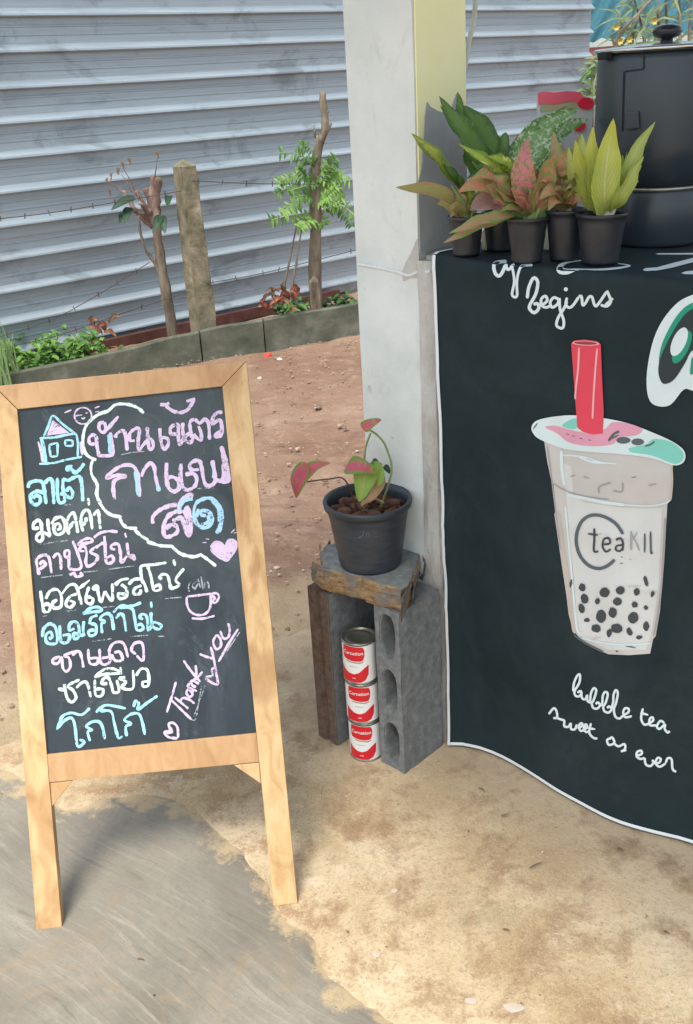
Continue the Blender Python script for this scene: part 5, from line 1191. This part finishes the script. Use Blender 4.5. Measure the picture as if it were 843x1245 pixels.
# central leaf
add_leaf(t, [C_(421, 566, -.02), C_(432, 567, -.035), C_(444, 569, -.045), C_(457, 575, -.045)], .042, LM['caladium'], Vector((-.1, -.6, .8)), shape='heart', fold=.15)
add_leaf(t, [C_(447, 562, -.01), C_(444, 578, -.03), C_(441, 594, -.04), C_(437, 610, -.045)], .046, LM['caladium_green'], Vector((0, -1, .35)), shape='heart', fold=.3)
add_leaf(t, [C_(452, 562, .0), C_(458, 573, -.02), C_(458, 588, -.03), C_(452, 600, -.03)], .028, LM['caladium_green'], Vector((.3, -1, .3)), fold=.5)
add_leaf(t, [C_(463, 578, -.01), C_(461, 590, -.03), C_(454, 602, -.045), C_(441, 614, -.05)], .022, LM['dry'], Vector((0, -1, .6)), fold=.8, wav=.4)
add_leaf(t, [C_(440, 616, -.05), C_(448, 609, -.05), C_(458, 608, -.045), C_(468, 612, -.04)], .012, LM['dry'], Vector((0, -.6, 1)), fold=.8, wav=.6)
for (x, y, x2, y2) in ((458, 566, 464, 572), (466, 568, 474, 576), (462, 574, 458, 584), (452, 562, 460, 566)):
    add_leaf(t, [C_(x, y, .01), C_((x+x2)/2, (y+y2)/2-2, .0), C_(x2, y2, .0)], .014, LM['darkleaf'], fold=.6)
# moulded mark
bm = bmesh.new(); pr = lambda x, y, off: (lambda d: EYE+d)(ray(x, y))
def onpot(x, y, off):
    d = ray(x, y).normalized(); o_ = EYE-pcn
    # cone radius r0+(r1-r0)z/h : march
    tt = 1.2
    for _ in range(4000):
        p = EYE+d*tt; z_ = p.z-pcn.z; rr = .063+(.083-.063)*z_/.142+.0012
        if 0 < z_ < .14 and Vector((p.x-pcn.x, p.y-pcn.y, 0)).length < rr+off: return p
        tt += .0005
    return None
for p in (S(440, 663, 452, 660, 447, 668, 440, 672, 436, 674, 452, 676),): pass
for pts in ([(438, 647), (443, 646), (441, 651), (436, 654), (441, 653)], [(445, 653), (447, 647), (450, 653)], [(455, 648), (459, 647)], [(455, 653), (459, 652)]):
    stroke(bm, pts, .8, .0006, onpot)
fin('moulded_mark', bm, flat('faded_mark', c3(.10, .12, .15)), t)

# ================================================================== potted plants on the counter
def G1(x, y): return G(x, y, ZT+.0065)
rad5 = .0375
spots = {}
random.seed(31)
def smallpot(px_, py_, r1, h_, label):
    c_ = G1(px_, py_); c_ = c_+Vector((0, r1*.75, 0))
    t_ = pot('potted_plant', label, c_, r1*.74, r1, h_, M['plastic_black'], .003, 'small potted plants on the counter'); soil(t_, c_, r1*.92, h_*.88, .003); return t_, c_
t1, c1 = smallpot(569.5, 312, .030, .066, 'plant in leftmost small black pot with long arching yellow green leaves')
t2_, c2 = smallpot(611, 306, .031, .066, 'plant with tall plain green leaves in the mostly hidden second pot')
t3, c3_ = smallpot(644, 321, .0325, .072, 'plant with salmon pink leaves in the centre front black pot')
t4, c4 = smallpot(690, 318, .031, .080, 'plant with dull pink and green leaves in pot left of the lime one')
t5, c5 = smallpot(735, 323, .038, .078, 'plant with upright lime yellow leaves in the rightmost black pot')
def LF(t_, Y, pts, wd, m_, nrm=None, label=None, dY=(0, 0, 0, 0, 0), **kw):
    P = [AT(x, y, Y+(dY[i] if i < len(dY) else 0)) for i, (x, y) in enumerate(pts)]
    kw.setdefault('wav', .22); kw.setdefault('twist', rnd(-.35, .35))
    if not label and random.random() < .75:      # a second, smaller blade of the same shoot behind
        k2 = dict(kw); k2['twist'] = rnd(-.7, .7); n2 = len(P); ox, oy = rnd(-.016, .016), rnd(.004, .014)
        Q = [p+Vector((ox*i/(n2-1)*1.6, oy, -rnd(.2, .5)*abs(ox)-.007*i/(n2-1)*2)) for i, p in enumerate(P)]
        add_leaf(t_, Q, wd*rnd(.6, .85), LM[m_], nrm, **k2)
    return add_leaf(t_, P, wd*.80, LM[m_], nrm, label=label, **kw)
def petiole(t_, Y, pts, r=.003, m_=None, dY=0.0):
    P = [AT(x, y, Y+dY*i) for i, (x, y) in enumerate(pts)]; return stem(t_, P, r, m_, 'stem')
Y1 = c1.y
petiole(t1, Y1, [(570, 270), (566, 250), (556, 235), (550, 225)], .0028); petiole(t1, Y1, [(568, 270), (560, 252), (546, 240)], .0028); petiole(t1, Y1, [(571, 270), (575, 255), (572, 240)], .003)
LF(t1, Y1, [(560, 228), (548, 214), (537, 202), (528, 188), (510, 172), (500, 162)], .030, 'yellowgreen', Vector((.5, -.8, .5)), fold=.5, dY=(0, -.01, -.02, -.03, -.035, -.04))
LF(t1, Y1, [(561, 232), (555, 219), (546, 208), (538, 199)], .026, 'green', Vector((.5, -.8, .5)), fold=.4, dY=(0, -.01, -.015, -.02))
LF(t1, Y1, [(552, 248), (540, 236), (520, 230), (500, 229), (481, 228)], .030, 'olive', Vector((0, -.9, .4)), fold=.3, dY=(0, -.02, -.03, -.04, -.05))
LF(t1, Y1, [(567, 264), (563, 250), (560, 240), (557, 228)], .030, 'olive', Vector((0, -1, .2)), fold=.3)
LF(t1, Y1, [(568, 262), (574, 248), (573, 236), (568, 226)], .028, 'yellowgreen', Vector((.3, -1, .2)), fold=.3)
LF(t1, Y1, [(560, 232), (570, 229), (580, 231), (590, 235)], .020, 'olive', Vector((.0, -.6, .8)), fold=.3)
Y2 = c2.y
petiole(t2_, Y2, [(611, 268), (606, 240), (598, 215), (592, 200)], .0035); petiole(t2_, Y2, [(611, 268), (600, 235), (585, 210), (575, 195)], .0035); petiole(t2_, Y2, [(613, 268), (618, 240), (624, 220)], .0035)
LF(t2_, Y2, [(592, 205), (580, 185), (566, 162), (550, 142), (534, 117)], .050, 'green', Vector((.3, -1, .35)), fold=.35, dY=(0, -.01, -.015, -.01, 0))
LF(t2_, Y2, [(578, 200), (570, 170), (563, 145), (560, 125), (557, 112)], .030, 'green', Vector((-.6, -.8, .2)), fold=.5, dY=(0, .01, .01, .01, .01))
LF(t2_, Y2, [(606, 208), (600, 185), (588, 160), (572, 140), (562, 128)], .052, 'green', Vector((.3, -1, .3)), fold=.3, dY=(0, .01, .02, .02, .02))
LF(t2_, Y2, [(590, 215), (578, 205), (570, 190), (565, 178)], .035, 'green', Vector((.4, -1, .3)), fold=.3)
LF(t2_, Y2, [(618, 222), (640, 190), (655, 168), (672, 148), (705, 132)], .075, 'white', Vector((.15, -1, .5)), fold=.2, dY=(0, -.01, -.015, 0, .02))
LF(t2_, Y2, [(620, 215), (625, 192), (645, 170), (668, 150), (690, 128)], .050, 'green', Vector((-.4, -1, .5)), fold=.25, dY=(.01, .02, .02, .03, .03))
LF(t2_, Y2, [(610, 225), (605, 205), (600, 195), (590, 178)], .04, 'green', Vector((0, -1, .3)))
Y3 = c3_.y
for pts in ([(644, 274), (640, 255), (628, 242)], [(645, 274), (645, 250), (643, 235)], [(648, 274), (655, 255), (662, 240)], [(642, 274), (636, 262), (622, 260)], [(650, 274), (648, 255), (652, 235)]): petiole(t3, Y3, pts, .0042)
LF(t3, Y3, [(645, 258), (640, 235), (636, 212), (638, 190), (642, 168)], .050, 'hotpink', Vector((-.1, -1, .2)), fold=.3, dY=(0, -.015, -.02, -.015, 0), label='upright salmon leaf with a rose pink centre')
LF(t3, Y3, [(648, 262), (655, 240), (660, 222), (668, 200), (676, 186)], .052, 'salmon', Vector((.4, -1, .3)), fold=.3, dY=(0, -.01, -.02, -.02, -.02))
LF(t3, Y3, [(628, 240), (612, 224), (600, 214), (588, 212), (573, 220)], .046, 'salmon', Vector((-.1, -.8, .7)), fold=.3, dY=(0, -.02, -.03, -.035, -.04))
LF(t3, Y3, [(628, 240), (615, 232), (606, 222), (596, 214)], .044, 'pinkgreen', Vector((.2, -.8, .5)), fold=.3, dY=(0, -.02, -.03, -.03))
LF(t3, Y3, [(615, 208), (604, 204), (590, 196), (575, 186), (557, 175)], .032, 'speck', Vector((.1, -.8, .7)), fold=.25, dY=(-.01, -.02, -.03, -.03, -.03), label='yellow speckled pointed leaf')
LF(t3, Y3, [(620, 210), (616, 200), (606, 194), (592, 190)], .036, 'speck', Vector((.1, -.8, .7)), fold=.25, dY=(-.01, -.01, -.02, -.02))
LF(t3, Y3, [(628, 262), (605, 264), (585, 269), (565, 277), (546, 284)], .030, 'pinkgreen', Vector((0, -.7, .9)), fold=.3, dY=(-.01, -.03, -.04, -.05, -.05))
LF(t3, Y3, [(625, 250), (605, 244), (585, 246), (572, 256)], .045, 'mauve', Vector((0, -.9, .5)), fold=.2, dY=(.0, .01, .01, .01))
LF(t3, Y3, [(628, 252), (618, 242), (608, 240), (600, 244)], .032, 'hotpink', Vector((0, -.8, .6)), fold=.3)
LF(t3, Y3, [(640, 262), (630, 248), (622, 232), (618, 220)], .03, 'pinkgreen', Vector((.2, -1, .2)), fold=.3)
LF(t3, Y3, [(650, 262), (662, 250), (668, 236), (672, 225)], .035, 'green', Vector((.4, -1, .2)), fold=.3)
LF(t3, Y3, [(646, 268), (641, 250), (640, 235), (643, 222)], .03, 'green', Vector((0, -1, .2)), fold=.4, dY=(.02, .02, .02, .02))
Y4 = c4.y
for pts in ([(690, 266), (688, 245), (684, 225)], [(692, 266), (694, 248), (697, 235)], [(688, 266), (684, 252), (678, 245)]): petiole(t4, Y4, pts, .004, nmat('stem_mauve', [(.3, c3(.28, .17, .14)), (.7, c3(.42, .30, .26))], 30, .5, 0, 0))
LF(t4, Y4, [(684, 225), (680, 205), (676, 185), (673, 160)], .034, 'pinkgreen', Vector((-.3, -1, .2)), fold=.35, dY=(0, 0, .01, .02))
LF(t4, Y4, [(690, 225), (696, 205), (700, 185), (702, 162)], .030, 'olive', Vector((.3, -1, .2)), fold=.35, dY=(0, 0, .01, .02))
LF(t4, Y4, [(678, 208), (684, 196), (692, 188), (704, 176)], .030, 'salmon', Vector((.2, -1, .3)), fold=.3, dY=(-.01, -.02, -.02, -.02))
LF(t4, Y4, [(690, 248), (680, 236), (668, 232), (656, 243)], .034, 'salmon', Vector((0, -.8, .7)), fold=.3, dY=(0, -.02, -.03, -.03))
LF(t4, Y4, [(692, 250), (700, 236), (710, 230), (722, 232)], .034, 'hotpink', Vector((0, -.8, .7)), fold=.3, dY=(0, -.02, -.02, -.02))
LF(t4, Y4, [(690, 248), (692, 232), (700, 222), (708, 214)], .036, 'mauve', Vector((0, -1, .3)), fold=.3, dY=(0, -.01, -.01, -.01))
LF(t4, Y4, [(688, 244), (682, 226), (690, 212), (702, 204)], .04, 'pinkgreen', Vector((0, -1, .3)), fold=.3)
LF(t4, Y4, [(690, 240), (700, 220), (708, 200), (712, 184)], .04, 'green', Vector((0, -1, .3)), fold=.3, dY=(.02, .02, .02, .02))
LF(t4, Y4, [(684, 240), (672, 222), (668, 205), (672, 190)], .04, 'green', Vector((0, -1, .3)), fold=.3, dY=(.02, .02, .02, .02))
random.seed(77)
for t_e, Ye, cx_e, yb, top_, mats_e in ((t3, Y3, 645, 262, (188, 236), ('salmon', 'pinkgreen', 'hotpink', 'salmon', 'olive', 'green')), (t4, Y4, 690, 256, (185, 235), ('pinkgreen', 'mauve', 'salmon', 'olive', 'pinkgreen')), (t1, Y1, 568, 262, (205, 240), ('olive', 'yellowgreen')), (t2_, Y2, 608, 245, (150, 215), ('green', 'white', 'green'))):
    for m_e in mats_e+mats_e[:3]:
        dx_ = rnd(-38, 34); yt_ = rnd(*top_)+abs(dx_)*.5; f_ = rnd(-.05, .02)
        P_ = [(cx_e+dx_*.12, yb), (cx_e+dx_*.35, yb+(yt_-yb)*.5), (cx_e+dx_*.7, yb+(yt_-yb)*.85), (cx_e+dx_, yt_+rnd(0, 10))]
        LF(t_e, Ye, P_, rnd(.020, .032), m_e, Vector((dx_*.02, -.9, rnd(.2, .7))), fold=.35, dY=(0, f_*.4, f_*.8, f_))
Y5 = c5.y
for dx_, yt_ in ((-20, 185), (12, 170), (26, 205), (-12, 200), (34, 222)):
    LF(t5, Y5, [(735+dx_*.1, 262), (735+dx_*.3, 240), (735+dx_*.6, 215), (735+dx_, yt_)], .026, 'lime', Vector((dx_*.03, -1, .2)), fold=.35, dY=(0, .01, .015, .02))
for pts in ([(734, 273), (732, 250), (729, 235)], [(737, 273), (738, 250), (737, 238)], [(739, 273), (746, 255), (753, 238)], [(732, 273), (727, 255), (723, 240)], [(736, 273), (741, 250), (744, 235)]): petiole(t5, Y5, pts, .0042, stempale)
LF(t5, Y5, [(737, 262), (735, 235), (737, 205), (741, 175), (746, 144)], .056, 'limeyellow', Vector((.0, -1, .15)), fold=.35, dY=(0, -.02, -.025, -.02, 0), label='tallest upright lime leaf with a brown tip')
LF(t5, Y5, [(731, 258), (727, 232), (722, 205), (719, 180), (721, 154)], .048, 'limeyellow', Vector((.3, -1, .15)), fold=.3, dY=(0, -.005, -.01, -.01, 0))
LF(t5, Y5, [(742, 256), (754, 232), (764, 205), (778, 175), (797, 148)], .038, 'lime', Vector((.3, -1, .3)), fold=.35, dY=(0, -.01, -.01, 0, .01))
LF(t5, Y5, [(742, 258), (752, 242), (762, 225), (772, 205), (783, 190)], .034, 'lime', Vector((.4, -1, .3)), fold=.35, dY=(0, -.02, -.025, -.025, -.02))
LF(t5, Y5, [(728, 255), (718, 232), (711, 208), (708, 185), (708, 163)], .040, 'lime', Vector((-.3, -1, .2)), fold=.35, dY=(0, .01, .01, .01, .02))
LF(t5, Y5, [(736, 260), (741, 240), (747, 222), (753, 205), (757, 188)], .042, 'lime', Vector((.3, -1, .2)), fold=.35)

# ---- drinks urn
lowc = G1(813, 301); R2 = .083; R1 = .110; uc = lowc+Vector((0, R2, 0))
t = thing('black_urn', 'big black drinks urn with a glass lid and steel band on the counter', 'urn', uc)
urnm = NM('urn_black', .34, 0, .5); urnm.col(urnm.ramp(urnm.noise(4, 4, .5), [(.3, c3(.022, .032, .042)), (.7, c3(.036, .048, .06))])); urnm = urnm.m
def zat(x, y, Y): return AT(x, y, Y).z-uc.z
zb_ = AT(803, 231, uc.y-R2).z-uc.z; ztp = AT(803, 62, uc.y-R1).z-uc.z
bm = bmesh.new(); lathe(bm, uc, [(0, 0), (R2-.004, 0), (R2, .006), (R2, zb_-.004), (R2-.003, zb_), (0, zb_)], 64); fin('base', bm, urnm, t, True)
bm = bmesh.new(); lathe(bm, uc, [(R2+.0005, zb_-.004), (R2+.004, zb_-.003), (R2+.0045, zb_+.001), (R2+.003, zb_+.004), (R2-.01, zb_+.004)], 64); fin('steel_band', bm, steel, t, True)
bm = bmesh.new(); lathe(bm, uc, [(0, zb_+.004), (R2-.002, zb_+.004), (R2+.012, zb_+.010), (R1-.010, zb_+.030), (R1-.002, zb_+.045), (R1, zb_+.07), (R1, ztp-.012), (R1-.002, ztp-.004), (R1-.008, ztp)], 72); fin('tank', bm, urnm, t, True)
bm = bmesh.new(); lathe(bm, uc, [(R1-.008, ztp), (R1+.004, ztp+.001), (R1+.008, ztp+.004), (R1+.006, ztp+.008), (R1-.006, ztp+.009), (R1*.8, ztp+.010), (R1*.45, ztp+.0125), (.02, ztp+.014), (0, ztp+.014)], 72)
fin('lid', bm, nmat('polished_steel', [(.3, c3(.45, .46, .47)), (.7, c3(.62, .63, .64))], 6, .18, .95, 0), t, True)
bm = bmesh.new(); lathe(bm, uc, [(.010, ztp+.012), (.010, ztp+.019), (.021, ztp+.022), (.024, ztp+.029), (.022, ztp+.036), (.012, ztp+.040), (0, ztp+.041)], 36); fin('lid_knob', bm, nmat('knob_black', [(.3, c3(.01, .01, .012)), (.7, c3(.02, .022, .025))], 10, .15, 0, 0), t, True)
seam = NM('urn_seam', .5, 0, .3).col(c3(.006, .009, .012)).m
def onurn(x, y, off):
    d = ray(x, y); a = d.x**2+d.y**2; ox, oy = EYE.x-uc.x, EYE.y-uc.y; b = 2*(ox*d.x+oy*d.y); c_ = ox*ox+oy*oy-(R1+off)**2; D = b*b-4*a*c_
    if D < 0: return None
    return EYE+d*((-b-math.sqrt(D))/(2*a))
bm = bmesh.new()
for pts in ([(783, 66), (783, 84)], [(783, 84), (760, 87)], [(759, 87), (758, 120), (757, 160)]): stroke(bm, pts, 2.2, .0008, onurn, taper=False)
fin('panel_seam', bm, seam, t)
bm = bmesh.new(); pts = [(762, 136), (778, 135), (779, 156), (763, 158)]
P = [onurn(x, y, .001) for x, y in pts]
dr = (P[0]-Vector((uc.x, uc.y, P[0].z))).normalized(); prism(bm, P, dr*.006, .0015); fin('latch', bm, urnm, t)
bm = bmesh.new(); P = [onurn(x, y, .001) for x, y in [(734, 64), (745, 63), (744, 72), (735, 73)]]
if all(p is not None for p in P):
    dr = (P[0]-Vector((uc.x, uc.y, P[0].z))).normalized(); prism(bm, P, dr*.012, .001); fin('lid_catch', bm, seam, t)
else: bm.free()

# ---- small things behind the plants
def packet(name, label, Y, pts, mat, th, extras=(), cat='packet'):
    P = [AT(x, y, Y) for x, y in pts]; o_ = thing(name, label, cat, sum(P, Vector())/len(P)-ZZ*.05)
    bm = bmesh.new(); prism(bm, P, (0, th, 0), .002); fin('packet_body', bm, mat, o_)
    for n_, pts_, m_, dy in extras:
        bm = bmesh.new(); tri = [AT(x, y, Y-dy) for x, y in pts_]; prism(bm, tri, (0, dy*.8, 0)); fin(n_, bm, m_, o_)
    return o_
redm = flat('packet_red', c3(.78, .03, .06), .3); pinkm = flat('packet_pink_red', c3(.88, .13, .19), .3); clr = flat('packet_clear', c3(.55, .60, .60), .2); tanm = flat('packet_biscuit', c3(.46, .42, .24), .4); wht = flat('stick_white', c3(.72, .73, .68), .5); purp = flat('packet_lilac', c3(.58, .46, .62), .3)
Yp = 1.98
packet('snack_packet', 'red topped clear snack packet standing behind the flecked green leaf', Yp, [(656, 114), (700, 113), (722, 119), (722, 133), (716, 200), (712, 300), (664, 300), (658, 180)], clr, .03,
       [('red_header', [(654, 113), (662, 111), (675, 112.5), (690, 110.5), (706, 112), (710, 118), (707, 125), (692, 123), (676, 127), (660, 126), (655, 128)], pinkm, .003), ('red_spot', ellipse(713, 126, 9.5, 7.5, 0, 18), redm, .008), ('biscuit_band', [(657, 127), (702, 124), (702, 132), (657, 136)], tanm, .0015), ('red_seal', ellipse(704, 152, 8, 8, 0, 16), redm, .008)])
packet('white_stick', 'thin upright white stick between the snack packet and the black urn', Yp-.03, [(723, 128), (728, 127), (726, 240), (722, 300), (717, 300), (721, 200)], wht, .006, cat='stick')
packet('lilac_wrapper', 'crumpled lilac wrapper lying behind the pots', Yp-.06, [(656, 268), (664, 257), (682, 259), (688, 266), (680, 272), (662, 274)], purp, .02, cat='wrapper')
packet('lilac_wrapper', 'small lilac and white wrapper behind the lime plant stems', Yp-.06, [(716, 232), (730, 240), (728, 262), (716, 255)], purp, .015, cat='wrapper')
for x, lb in ((594, 'pale cream bottle showing between the first two pots'), (669, 'pale cream bottle showing between the third and fourth pots')):
    c_ = G1(x, 303); t_ = thing('cream_bottle', lb, 'bottle', c_); bm = bmesh.new()
    lathe(bm, c_, [(0, 0), (.011, 0), (.012, .003), (.012, .030), (.008, .036), (.008, .040), (0, .040)], 20); fin('bottle_body', bm, flat('cream_plastic', c3(.55, .52, .38), .4), t_, True)
    bm = bmesh.new(); lathe(bm, c_, [(.009, .0405), (.009, .050), (0, .0505)], 20); fin('cap', bm, wht, t_, True)
# rope hanging behind the pillar
P = smooth_pts([AT(585, -120, 2.08), AT(581, -40, 2.08), AT(578, 5, 2.08), AT(576, 28, 2.08), AT(570, 52, 2.06), AT(566.5, 76, 2.04), AT(564, 84, 2.03)], 5)
bm = bmesh.new(); tube(bm, P, .0048, 8); tag(fin('hanging_cord', bm, flat('hanging_cord', c3(.58, .60, .48)), origin=P[0], smooth=True), 'cream cord hanging down beside the yellow face of the pillar', 'cord')

# ================================================================== beyond the fence end
# neighbour's house with turquoise corrugated roof
ev = AT(713, 50, 11.0); 
t = thing('neighbour_house', 'neighbouring house with turquoise corrugated roof and red wall, far right', 'house', (ev.x, ev.y, 0))
ed = Vector((cos(radians(-30)), sin(radians(-30)), 0)); ub = Vector((-ed.y, ed.x, 0)); bm = bmesh.new(); rows = []
NC = 160
for j in range(2):
    rows.append([bm.verts.new(ev+ed*(-1.2+6.0*i/NC)+ub*(3.6*j)+ZZ*(1.9*j+.020*sin(i*2*pi/5))) for i in range(NC+1)])
for i in range(NC): bm.faces.new((rows[0][i], rows[0][i+1], rows[1][i+1], rows[1][i]))
bmesh.ops.solidify(bm, geom=bm.faces[:], thickness=-.012)
fin('roof', bm, nmat('turquoise_roof', [(.3, c3(.16, .48, .60)), (.7, c3(.26, .60, .70))], 3, .45, 0, 0), t, True)
bm = bmesh.new(); box(bm, ev+ed*-1.1+ub*.05-ZZ*(ev.z-.0), ed*5.8, ub*.15, ZZ*(ev.z-.06)); fin('wall', bm, nmat('brick_red_wall', [(.3, c3(.22, .065, .06)), (.7, c3(.36, .12, .10))], 3, .8), t)
# end post with climber
pe = FP+FU*4.06
bm = bmesh.new(); box(bm, pe+FN*.03, FU*.10, FN*-.1, ZZ*1.36)
tag(fin('fence_end_post', bm, M['old_concrete'], origin=pe), 'dark mossy post at right end of the metal fence behind the urn', 'post')
random.seed(41)
def shrub(name, label, Y, stems, mats, nl, ll, lw, cat='shrub', flowers=()):
    b0 = AT(stems[0][0][0], stems[0][0][1], Y); b0.z = 0; t_ = thing(name, label, cat, b0); bms = bmesh.new(); bml_ = [bmesh.new() for _ in mats]
    for st in stems:
        P = smooth_pts([AT(x, y, Y+rnd(-.1, .1)) for x, y in st], 6); 
        g0 = P[0].copy(); g0.z = 0; P = [g0]+P
        tube(bms, P, [max(.003, .012*(1-i/len(P))) for i in range(len(P))], 6)
        for i in range(nl):
            k = random.randrange(2, len(P)); a = P[k]; an = rnd(0, 6.28)
            d_ = Vector((cos(an), .4*sin(an), rnd(-.5, .8))).normalized()*ll*rnd(.6, 1.2)
            leaf(bml_[random.randrange(len(mats))], [a, a+d_*.5+ZZ*.01, a+d_-ZZ*ll*.15], lw, Vector((rnd(-.3, .3), -1, .5)), nseg=4, fold=.2, shape='lance')
    fin('stem', bms, M['bark'], t_)
    for b_, m_ in zip(bml_, mats): q_ = fin('foliage', b_, m_, t_); q_['kind'] = 'stuff'
    for x, y in flowers:
        c_ = AT(x, y, Y-.1); bm = bmesh.new()
        for k in range(7):
            a = k*2*pi/7; tip = c_+Vector((cos(a)*.013, -.01, sin(a)*.013)); leaf(bm, [c_, (c_+tip)/2, tip], .009, Vector((0, -1, 0)), nseg=4)
        fin('flower', bm, flat('yellow_petals', c3(.48, .40, .10)), t_)
olv = leafmat('leaf_grey_olive', c3(.20, .27, .14), c3(.15, .21, .11), c3(.28, .33, .2))
shrub('flowering_shrub', 'thin leafy stems with yellow flowers rising behind the urn lid', 3.9, [[(742, 120), (750, 50), (778, 15), (800, -10)], [(770, 120), (768, 55), (775, 25), (785, -12)], [(790, 120), (785, 60), (780, 30), (770, -6)], [(760, 110), (755, 62), (765, 45), (790, 30)]], [olv, olv], 15, .13, .009, flowers=((749, 33), (795, 26), (754, 50), (765, 48)))
shrub('leafy_shrub', 'low green shrub behind the fence end post left of the urn', 4.4, [[(722, 160), (722, 110), (730, 75)], [(726, 160), (728, 120), (722, 90)], [(718, 160), (716, 130), (719, 100)]], [LM['weed'], olv], 30, .07, .016)
shrub('tall_stem_plant', 'tall plant with thick brown stems directly behind the urn knob', 4.2, [[(812, 140), (812, 60), (810, 0), (812, -30)], [(826, 140), (827, 60), (826, 0), (822, -30)], [(838, 140), (838, 60), (840, 0), (836, -30)], [(805, 120), (803, 50), (800, 10), (806, -30)]], [olv, olv], 16, .18, .011)
